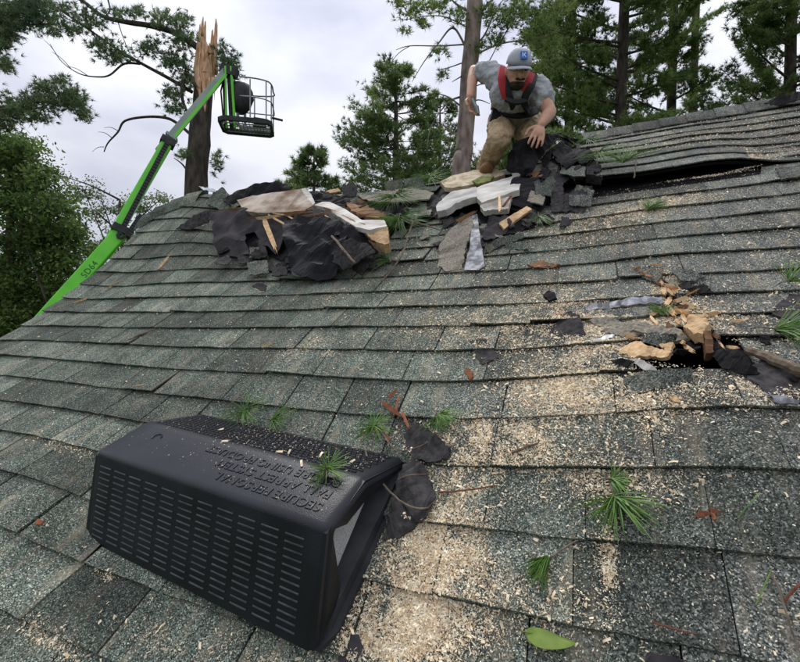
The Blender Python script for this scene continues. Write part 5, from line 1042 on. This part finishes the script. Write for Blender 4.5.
# ------------------------------------------------------------------ boom lift
def lift_machine():
    A = spot(45, 318, 7.7); B = spot(121, 233, 8.3); C = spot(168, 142, 9.0); T = spot(228, 69, 9.6)
    down = unit(A-B); K0 = A+down*((A[2]-(GZ+1.5))/-down[2])
    base = np.array([K0[0], K0[1], GZ]); root = empty('boom_lift', base); tag(root, 'bright green telescopic boom lift reaching up beside the snapped pine', 'boom lift')
    upv = unit(CU*.9-CR*.5-CF*.2)
    o = mk('outer_boom', *beam(K0, B, .17, .24, upv), 'boom_green', root); bv = o.modifiers.new('b', 'BEVEL'); bv.width = .02; bv.segments = 2
    ax = unit(B-A); sx = unit(np.cross(ax, upv)); sy = np.cross(sx, ax)
    side_ = sx if sx@(CAM-B) > 0 else -sx
    o = mk('middle_boom', *beam(B-ax*.4, C, .145, .20, upv), 'boom_green', root); bv = o.modifiers.new('b', 'BEVEL'); bv.width = .015; bv.segments = 2
    o = mk('inner_boom', *beam(C-ax*.3, T, .12, .15, upv), 'boom_grey', root); bv = o.modifiers.new('b', 'BEVEL'); bv.width = .012; bv.segments = 2
    mk('boom_stripe', *beam(C+(T-C)*.02-sy*.05+side_*.0625, T-(T-C)*.02-sy*.05+side_*.0625, .012, .06, upv), 'boom_green', root)
    mk('boom_collar', *beam(B-unit(C-B)*.02, B+unit(C-B)*.12, .26, .33, upv), 'black_metal', root)
    mk('boom_collar', *beam(C-unit(C-B)*.08, C+unit(C-B)*.06, .21, .27, upv), 'black_metal', root)
    mk('boom_collar', *beam(C+unit(T-C)*.10, C+unit(T-C)*.16, .19, .23, upv), 'boom_grey', root)
    # cable carrier chain on the near side
    side = sx if sx@(CAM-B) > 0 else -sx
    Q0 = B-ax*.05+side*.10-sy*.02; Q1 = C-unit(C-B)*.05+side*.12-sy*.02; n = 34; ch = MB()
    for i in range(n):
        p = Q0+(Q1-Q0)*(i/n); q = Q0+(Q1-Q0)*((i+.8)/n); ch.add(*beam(p, q, .05, .085, upv))
    R0 = B+side*.12-sy*.14; R1 = B+(C-B)*.24+side*.12-sy*.20
    for i in range(9): p = R0+(R1-R0)*(i/9); q = R0+(R1-R0)*((i+.82)/9); ch.add(*beam(p, q, .05, .10, upv))
    for i in range(6):
        a = math.pi*i/5; p = (Q0+R0)/2+(Q0-R0)/2*math.cos(a)-ax*.10*math.sin(a); ch.add(*beam(p, p+np.array([0, 0, .05]), .05, .06, upv))
    o = ch.build('cable_chain', 'black_metal', root); o['kind'] = 'stuff'
    # model lettering on the side of the outer boom
    cu = bpy.data.curves.new('t', 'FONT'); cu.body = 'SD64'; cu.size = .15; cu.space_character = 1.1; to = bpy.data.objects.new('t', cu); COL.objects.link(to); bpy.context.view_layer.update()
    me = bpy.data.meshes.new_from_object(to.evaluated_get(bpy.context.evaluated_depsgraph_get())); bpy.data.objects.remove(to)
    org = A+(B-A)*.47+side*(.085+.004)-sy*.08
    V = [org+ax*v.co.x*1.0+sy*v.co.y*1.0 for v in me.vertices]; mk('side_lettering', V, [tuple(p.vertices) for p in me.polygons], 'decal_dark', root); bpy.data.meshes.remove(me)
    # jib and basket
    J0 = T; J1 = spot(232, 130, 9.7)
    j = MB(); j.tube([J0-CR*.10, J1-CR*.14], .035, 8).tube([J0+CR*.02, J1], .05, 8); j.build('jib', 'black_metal', root)
    MB().tube([J0+CR*.10-CF*.08, J1+CR*.10-CF*.08], .03, 8).tube([J0-CR*.02-CF*.1, J1-CR*.08-CF*.1], .022, 8).build('jib_bars', 'boom_green', root)
    MB().tube([J0-CR*.05, J0-CR*.16-CU*.5, J1-CR*.2+CU*.3, J1-CR*.1], .018, 6).build('hydraulic_hose', 'rubber', root)
    mk('jib_head', *beam(T-CR*.14-CU*.02, T+CR*.2-CU*.10, .2, .2), 'black_metal', root)
    Bc = spot(247, 127, 9.8); fx = unit(CR*.96+CF*.2); fy = unit(np.cross(np.array([0, 0, 1.]), fx)); uz = np.array([0, 0, 1.])
    def bp(x, y, z): return Bc+fx*x+fy*y+uz*z
    hw, hd = .58, .38
    fr = [(-hw, -hd+.12), (-hw+.14, -hd), (hw-.1, -hd), (hw, -hd+.1), (hw, hd-.1), (hw-.1, hd), (-hw+.1, hd), (-hw, hd-.1)]; n = len(fr)
    V = [bp(x, y, -.05) for x, y in fr]+[bp(x, y, .05) for x, y in fr]+[bp(x*.9, y*.86, .05) for x, y in fr]+[bp(x*.9, y*.86, -.05) for x, y in fr]
    F = []
    for i in range(n):
        k = (i+1) % n; F += [(i, k, n+k, n+i), (n+i, n+k, 2*n+k, 2*n+i), (2*n+i, 2*n+k, 3*n+k, 3*n+i), (3*n+i, 3*n+k, k, i)]
    mk('basket_frame', V, F, 'black_metal', root)
    g = MB()
    for i in range(15): x = -hw*.86+hw*1.72*i/14; g.add(*beam(bp(x, -hd*.86, 0), bp(x, hd*.86, 0), .012, .012))
    for i in range(5): y = -hd*.8+hd*1.6*i/4; g.add(*beam(bp(-hw*.88, y, -.01), bp(hw*.88, y, -.01), .03, .02))
    g.build('basket_floor', 'rail_grey', root)
    mk('basket_toe_board', *beam(bp(-hw*.4, hd+.01, .13), bp(hw-.08, hd+.01, .13), .02, .14), 'rail_grey', root)
    r = .017; H = .92
    MB().tube(smoothpts([bp(-.1, -hd, H), bp(.25, -hd, H), bp(hw-.08, -hd, H-.04), bp(hw, -hd+.1, H-.08), bp(hw, 0, H-.06), bp(hw-.02, hd-.08, H), bp(.2, hd, H), bp(-.1, hd, H)], 4), r, 7).build('top_rail', 'rail_grey', root, smooth=True)
    MB().tube(smoothpts([bp(-.1, -hd, .5), bp(.3, -hd, .5), bp(hw-.06, -hd+.02, .46), bp(hw, -hd+.12, .44), bp(hw, hd-.12, .46), bp(hw-.1, hd, .5), bp(-.1, hd, .5)], 4), r*.85, 7).build('mid_rail', 'rail_grey', root, smooth=True)
    for x, y in ((.12, -hd), (hw-.12, -hd), (hw-.02, hd-.1), (.12, hd), (hw-.02, -hd+.12)): MB().tube([bp(x, y, .03), bp(x, y, H-.03)], r*.9, 7).build('rail_post', 'rail_grey', root)
    MB().tube([bp(hw-.05, -.1, .22), bp(hw+.22, -.1, .18)], .025, 6).build('step_peg', 'black_metal', root)
    # covered control console
    V = []; F = []; nn = 12
    for k, (z, rx, ry) in enumerate(((.30, .10, .1), (.42, .20, .17), (.62, .27, .2), (.80, .27, .2), (.93, .21, .17), (.99, .08, .08))):
        for jx in range(nn): a = 2*math.pi*jx/nn; V.append(bp(-.14+rx*math.cos(a)*(1+.1*math.sin(3*a+k)), ry*math.sin(a), z))
    for k in range(5):
        for jx in range(nn): F.append((k*nn+jx, k*nn+(jx+1) % nn, (k+1)*nn+(jx+1) % nn, (k+1)*nn+jx))
    F += [tuple(range(nn-1, -1, -1)), tuple(range(5*nn, 6*nn))]; mk('control_console', V, F, 'black_metal', root, smooth=True)
    MB().tube([bp(-.2, 0, .02), bp(-.2, 0, .36)], .035, 8).tube([bp(-.05, .05, .02), bp(-.05, .05, .36)], .03, 8).build('console_stand', 'rail_grey', root)
    mk('tool_tray', *beam(bp(.14, 0, .12), bp(.42, .04, .12), .24, .14), 'black_metal', root)
    # chassis on the ground behind the house
    h = unit(np.array([ax[0], ax[1], 0])); s = np.cross(h, uz)
    mk('turret', *beam(base+uz*.75-h*.6, base+uz*.75+h*.6, 1.0, .9), 'boom_green', root); mk('chassis', *beam(base+uz*.45-h*1.1, base+uz*.45+h*1.1, 1.2, .35), 'black_metal', root)
    for a in (-1, 1):
        for b in (-1, 1):
            c = base+h*a*.85+s*b*.75+uz*.4; wv, wf = tube([c-s*.14, c-s*.12, c+s*.12, c+s*.14], [.34, .4, .4, .34], 20); wh = mk('wheel', wv, wf, 'rubber', root, smooth=False)
            rv, rff = tube([c+s*b*.13, c+s*b*.16], [.2, .18], 14); mk('rim', rv, rff, 'boom_green', wh)
lift_machine()

# ------------------------------------------------------------------ the worker on the ridge
def capsule(m, p0, r0, p1, r1, n=12, k=4):
    p0 = np.asarray(p0, float); p1 = np.asarray(p1, float); d = unit(p1-p0); P = []; R = []
    for i in range(k): a = math.pi/2*i/k; P.append(p0-d*r0*math.cos(a)); R.append(max(r0*math.sin(a), r0*.05))
    P.append(p0); R.append(r0); P.append(p1); R.append(r1)
    for i in range(1, k+1): a = math.pi/2*i/k; P.append(p1+d*r1*math.sin(a)); R.append(max(r1*math.cos(a), r1*.05))
    x, y = perp(d); V = []; F = []
    for p, r in zip(P, R):
        for j in range(n): a = 2*math.pi*j/n; V.append(p+r*(x*math.cos(a)+y*math.sin(a)))
    for i in range(len(P)-1):
        for j in range(n): F.append((i*n+j, i*n+(j+1) % n, (i+1)*n+(j+1) % n, (i+1)*n+j))
    F += [tuple(range(n-1, -1, -1)), tuple(range((len(P)-1)*n, len(P)*n))]; m.add(V, F)
def ellip(m, c, ex, ey, ez, n=16, k=10):
    c = np.asarray(c, float); V = []; F = []
    for i in range(k+1):
        t = math.pi*(i+.02)/(k+.04)
        for j in range(n): a = 2*math.pi*j/n; V.append(c+ez*math.cos(t)+(ex*math.cos(a)+ey*math.sin(a))*math.sin(t))
    for i in range(k):
        for j in range(n): F.append((i*n+j, (i+1)*n+j, (i+1)*n+(j+1) % n, i*n+(j+1) % n))
    F += [tuple(range(n)), tuple(range((k+1)*n-1, k*n-1, -1))]; m.add(V, F)
def fused(m, name, mt, parent, vox=.008, sm=6):
    o = m.build(name, mt, parent); bm = bmesh.new(); bm.from_mesh(o.data); bmesh.ops.recalc_face_normals(bm, faces=bm.faces[:]); bm.to_mesh(o.data); bm.free()
    a = o.modifiers.new('r', 'REMESH'); a.mode = 'VOXEL'; a.voxel_size = vox; a.use_smooth_shade = True; b = o.modifiers.new('s', 'SMOOTH'); b.iterations = sm; b.factor = .5
    return o
def folds(o, strength, size):
    tx = bpy.data.textures.new('cloth_folds', 'CLOUDS'); tx.noise_scale = size; tx.noise_depth = 2
    d = o.modifiers.new('folds', 'DISPLACE'); d.texture = tx; d.strength = strength; d.mid_level = .5; d.texture_coords = 'GLOBAL'
    return o
def worker():
    s = spot; toc = -CF
    pel = s(515, 121, 2.98); waist = s(514, 112, 2.90); chest = s(514, 95, 2.74); nb = s(517, 84, 2.66)
    hd = s(518, 69.5, 2.58)
    foot_r = s(484, 173, 2.93); foot_l = s(524, 176, 2.95)
    root = empty('person', (foot_r+foot_l)/2); tag(root, 'worker in grey cap and t-shirt with red chest harness, bending over the torn ridge', 'person')
    # head axes: looking at the ridge below him
    fwd = unit(toc*.80-CU*.56+CR*.03); up = unit(CU-fwd*(CU@fwd)); rt = np.cross(fwd, up)     # rt: his left
    shR = s(491, 74, 2.84); shL = s(538, 88, 2.70)
    elR = s(474, 71, 2.98); wrR = s(470, 97, 2.84); elL = s(550, 112, 2.58); wrL = s(541, 125, 2.52)
    hipR = s(503, 122, 2.98); hipL = s(527, 124, 2.98); knR = s(498, 141, 2.68); knL = s(534, 147, 2.70); anR = s(485, 168, 2.92); anL = s(523, 170, 2.94)
    HS = .87; fwd = fwd*HS; up = up*HS; rt = rt*HS      # head size
    b = MB()
    ellip(b, hd, rt*.076, fwd*.094, up*.112); ellip(b, hd+fwd*.018-up*.060, rt*.058, fwd*.074, up*.060)       # skull, jaw
    ellip(b, hd+fwd*.100-up*.022, rt*.017, fwd*.028, up*.030); 
    for q in (-1, 1): ellip(b, hd+rt*q*.078-up*.012-fwd*.012, rt*.010, fwd*.018, up*.030, 8, 6)
    capsule(b, nb, .058, hd-up*.05-fwd*.02, .056)
    capsule(b, pel, .10, waist, .09); capsule(b, waist, .09, chest, .10); capsule(b, chest+CR*.06, .08, chest-CR*.06, .08); capsule(b, shR, .05, nb-CU*.03, .05); capsule(b, shL, .05, nb-CU*.03, .05); capsule(b, shR, .05, chest, .08); capsule(b, shL, .05, chest, .08)
    for sh, el, wr in ((shR, elR, wrR), (shL, elL, wrL)): capsule(b, sh, .050, el, .037); capsule(b, el, .038, el+(wr-el)*.35, .038); capsule(b, el+(wr-el)*.35, .038, wr, .024)
    for h, k, a in ((hipR, knR, anR), (hipL, knL, anL)): capsule(b, h, .075, k, .05); capsule(b, k, .05, a, .038)
    # hands: palm, four fingers, thumb
    def hand(wr, d, side, nrm, curl):
        d = d*.88; side = side*.88
        pc = wr+d*.05; ellip(b, pc, side*.040, nrm*.017, d*.052, 10, 8)
        for i, (o, L_) in enumerate(((-.033, .068), (-.011, .080), (.012, .076), (.034, .058))):
            k0 = wr+d*.088+side*o; d1 = unit(d+nrm*curl*.4+side*o*6); k1 = k0+d1*L_*.45; d2 = unit(d+nrm*curl*1.1+side*o*5); k2 = k1+d2*L_*.32; d3 = unit(d+nrm*curl*2.); k3 = k2+d3*L_*.26
            capsule(b, k0-d*.02, .0092, k1, .0085, 8, 2); capsule(b, k1, .0085, k2, .008, 8, 2); capsule(b, k2, .008, k3, .007, 8, 2)
        t0 = wr+d*.03-side*.032; t1 = t0+unit(d*.7-side*.8+nrm*.2)*.042; t2 = t1+unit(d-side*.15+nrm*.4)*.034
        capsule(b, t0, .013, t1, .011, 8, 2); capsule(b, t1, .011, t2, .009, 8, 2)
    dR = unit(-CU*.95+CF*.05+CR*.1); hand(wrR, dR, unit(CR*.75+CF*.65), unit(CR*.6-CF*.7), .9)
    dL = unit(-CU*.85-CR*.30+toc*.30); hand(wrL, dL, unit(CR*.95-CU*.3), CF, .25)
    fused(b, 'body', 'skin', root, .0045, 4)
    # t-shirt with sleeves
    c = MB(); capsule(c, waist-CU*.03, .122, chest, .132); capsule(c, chest+CR*.065, .105, chest-CR*.050, .105); capsule(c, shR, .068, nb-CU*.05, .075); capsule(c, shL, .068, nb-CU*.05, .075); capsule(c, shR, .072, chest, .11); capsule(c, shL, .072, chest, .11); capsule(c, (shR+shL)/2-CU*.03, .105, chest, .125)
    capsule(c, shR, .074, shR+(elR-shR)*.55, .062); capsule(c, shL, .080, shL+(elL-shL)*.5, .070)
    folds(fused(c, 'shirt', 'shirt', root, .007, 14), .030, .05)
    tr = MB(); capsule(tr, pel+CU*.03, .125, hipR, .108); capsule(tr, pel+CU*.03, .125, hipL, .108)
    for h, k, a in ((hipR, knR, anR), (hipL, knL, anL)): capsule(tr, h, .105, k, .070); capsule(tr, k, .070, k+(a-k)*.5, .066); capsule(tr, k+(a-k)*.5, .064, a, .062)
    folds(fused(tr, 'trousers', 'trousers', root, .008, 5), .034, .045)
    for f, a in ((foot_r, anR), (foot_l, anL)):
        m = MB(); tod = unit(toc*.9-CR*.1); ellip(m, a-CU*.05+tod*.06, np.cross(tod, CU)*.048, tod*.135, CU*.045); capsule(m, a, .052, a-CU*.05, .05); fused(m, 'boot', 'leather', root, .009, 3)
    # beard, eyes, eyebrows
    m = MB(); ellip(m, hd+fwd*.034-up*.086, rt*.057, fwd*.066, up*.042); fused(m, 'beard', 'beard', root, .007, 2)
    m = MB(); capsule(m, hd+fwd*.098-up*.050-rt*.026, .007, hd+fwd*.098-up*.050+rt*.026, .007, 8, 2); m.build('moustache', 'beard', root, smooth=True)
    for q in (-1, 1):
        m = MB(); ellip(m, hd+fwd*.084+up*.006+rt*q*.030, rt*.015, fwd*.008, up*.008, 10, 6); m.build('eye', 'strap_black', root, smooth=True)
        m = MB(); capsule(m, hd+fwd*.088+up*.024+rt*q*.016, .005, hd+fwd*.080+up*.024+rt*q*.046, .004, 6, 2); m.build('eyebrow', 'beard', root, smooth=True)
    # cap
    V = []; F = []; n = 20; K = 7
    for i in range(K):
        t = (math.pi/2)*i/(K-1)*.98
        for j in range(n):
            a = 2*math.pi*j/n; V.append(hd+up*(.030+.096*math.sin(t))+(rt*.086*math.cos(a)+fwd*.104*math.sin(a))*math.cos(t)**.75)
    for i in range(K-1):
        for j in range(n): F.append((i*n+j, i*n+(j+1) % n, (i+1)*n+(j+1) % n, (i+1)*n+j))
    F.append(tuple(range((K-1)*n, K*n))); cap = mk('cap', V, F, 'cap_grey', root, smooth=True); md = cap.modifiers.new('s', 'SOLIDIFY'); md.thickness = .004
    V = []; F = []; n = 13
    for k, (r0, dr) in enumerate(((0, 0), (.5, 0), (1, 0))):
        for j in range(n):
            x = -1+2*j/(n-1); arc = math.sqrt(max(0, 1-x*x)); base_ = rt*.084*x+fwd*.100*max(.15, arc)**.9; ext = fwd*(.075*arc**.6)*r0; dropz = -up*(.016*x*x+.012*r0+.004)
            V.append(hd+up*.034+base_+ext+dropz)
    for k in range(2):
        for j in range(n-1): a = k*n+j; F.append((a, a+1, a+n+1, a+n))
    br = mk('cap_brim', V, F, 'cap_grey', cap, smooth=True); md = br.modifiers.new('s', 'SOLIDIFY'); md.thickness = .005
    lc = hd+up*.082+fwd*.090; lf = unit(fwd*.8+up*.6); lu = unit(up-lf*(up@lf)); lr = np.cross(lu, lf)
    def q4(cx, cy, hw, hh, o): return [lc+lr*(cx+a*hw)+lu*(cy+b_*hh)+lf*o for a, b_ in ((-1, -1), (1, -1), (1, 1), (-1, 1))]
    mk('cap_patch', q4(0, 0, .020, .022, .010)+q4(0, 0, .020, .022, .002), [(0, 1, 2, 3), (0, 3, 7, 4), (1, 5, 6, 2), (3, 2, 6, 7), (4, 5, 1, 0)], 'logo_blue', cap)
    g = MB()
    for P in ([(-.011, -.013), (-.006, -.013), (-.006, .013), (-.011, .013)], [(-.004, .0), (.006, .013), (.012, .013), (.002, .0)], [(-.004, .0), (.002, .0), (.012, -.013), (.006, -.013)]):
        g.add([lc+lr*x+lu*y+lf*.012 for x, y in P], [(0, 1, 2, 3)])
    g.build('cap_emblem', 'logo_white', cap)
    # harness ribbons follow the chest
    def ribbon(name, P, wd, mt, th=.016):
        P = smoothpts([s(*p) for p in P], 4); V = []; F = []
        for i, p in enumerate(P):
            d = unit(P[min(i+1, len(P)-1)]-P[max(i-1, 0)]); x = unit(np.cross(d, toc)); y = np.cross(x, d); y = y if y@toc > 0 else -y
            for a, c_ in ((-1, 0), (1, 0), (.8, 1), (-.8, 1)): V.append(p+x*a*wd/2+y*c_*th)
        for i in range(len(P)-1):
            for j in range(4): F.append((i*4+j, i*4+(j+1) % 4, (i+1)*4+(j+1) % 4, (i+1)*4+j))
        F += [(3, 2, 1, 0), tuple(range(len(P)*4-4, len(P)*4))]; mk(name, V, F, mt, root, smooth=False)
    ribbon('harness_pad', [(503, 69, 2.68), (502, 78, 2.63), (504, 89, 2.62), (507, 98, 2.63)], .056, 'vest_red')
    ribbon('harness_pad', [(531, 75, 2.62), (528, 83, 2.585), (524, 92, 2.60)], .050, 'vest_red')
    ribbon('harness_strap', [(508, 74, 2.635), (508, 88, 2.605), (510, 99, 2.62), (512, 108, 2.68)], .035, 'strap_black')
    ribbon('harness_strap', [(534, 76, 2.64), (531, 86, 2.585), (526, 95, 2.60), (524, 104, 2.64), (527, 112, 2.72)], .045, 'strap_black')
    ribbon('chest_strap', [(506, 100, 2.62), (515, 103, 2.595), (526, 101, 2.615)], .030, 'strap_black')
    ribbon('tool_belt', [(497, 107, 2.84), (503, 112, 2.77), (515, 115, 2.735), (528, 114, 2.75), (536, 111, 2.82)], .05, 'strap_black')
    m = MB(); m.add(*beam(s(498, 106, 2.82), s(494, 122, 2.84), .06, .10, toc)); m.build('tool_pouch', 'strap_black', root)
    m = MB(); m.add(*beam(s(496, 101, 2.80), s(495, 109, 2.81), .05, .06, toc)); m.build('tool_pouch', 'leather', root)
    m = MB(); m.tube([s(472, 99, 2.80), s(476, 108, 2.80)], [.012, .014], 8).tube([s(476, 107, 2.80), s(478, 114, 2.80)], [.018, .012], 8)
    o = m.build('hand_tool', 'tool_grey'); tag(o, 'short grey metal hand tool held in the worker\'s lowered right hand', 'hand tool')
worker()
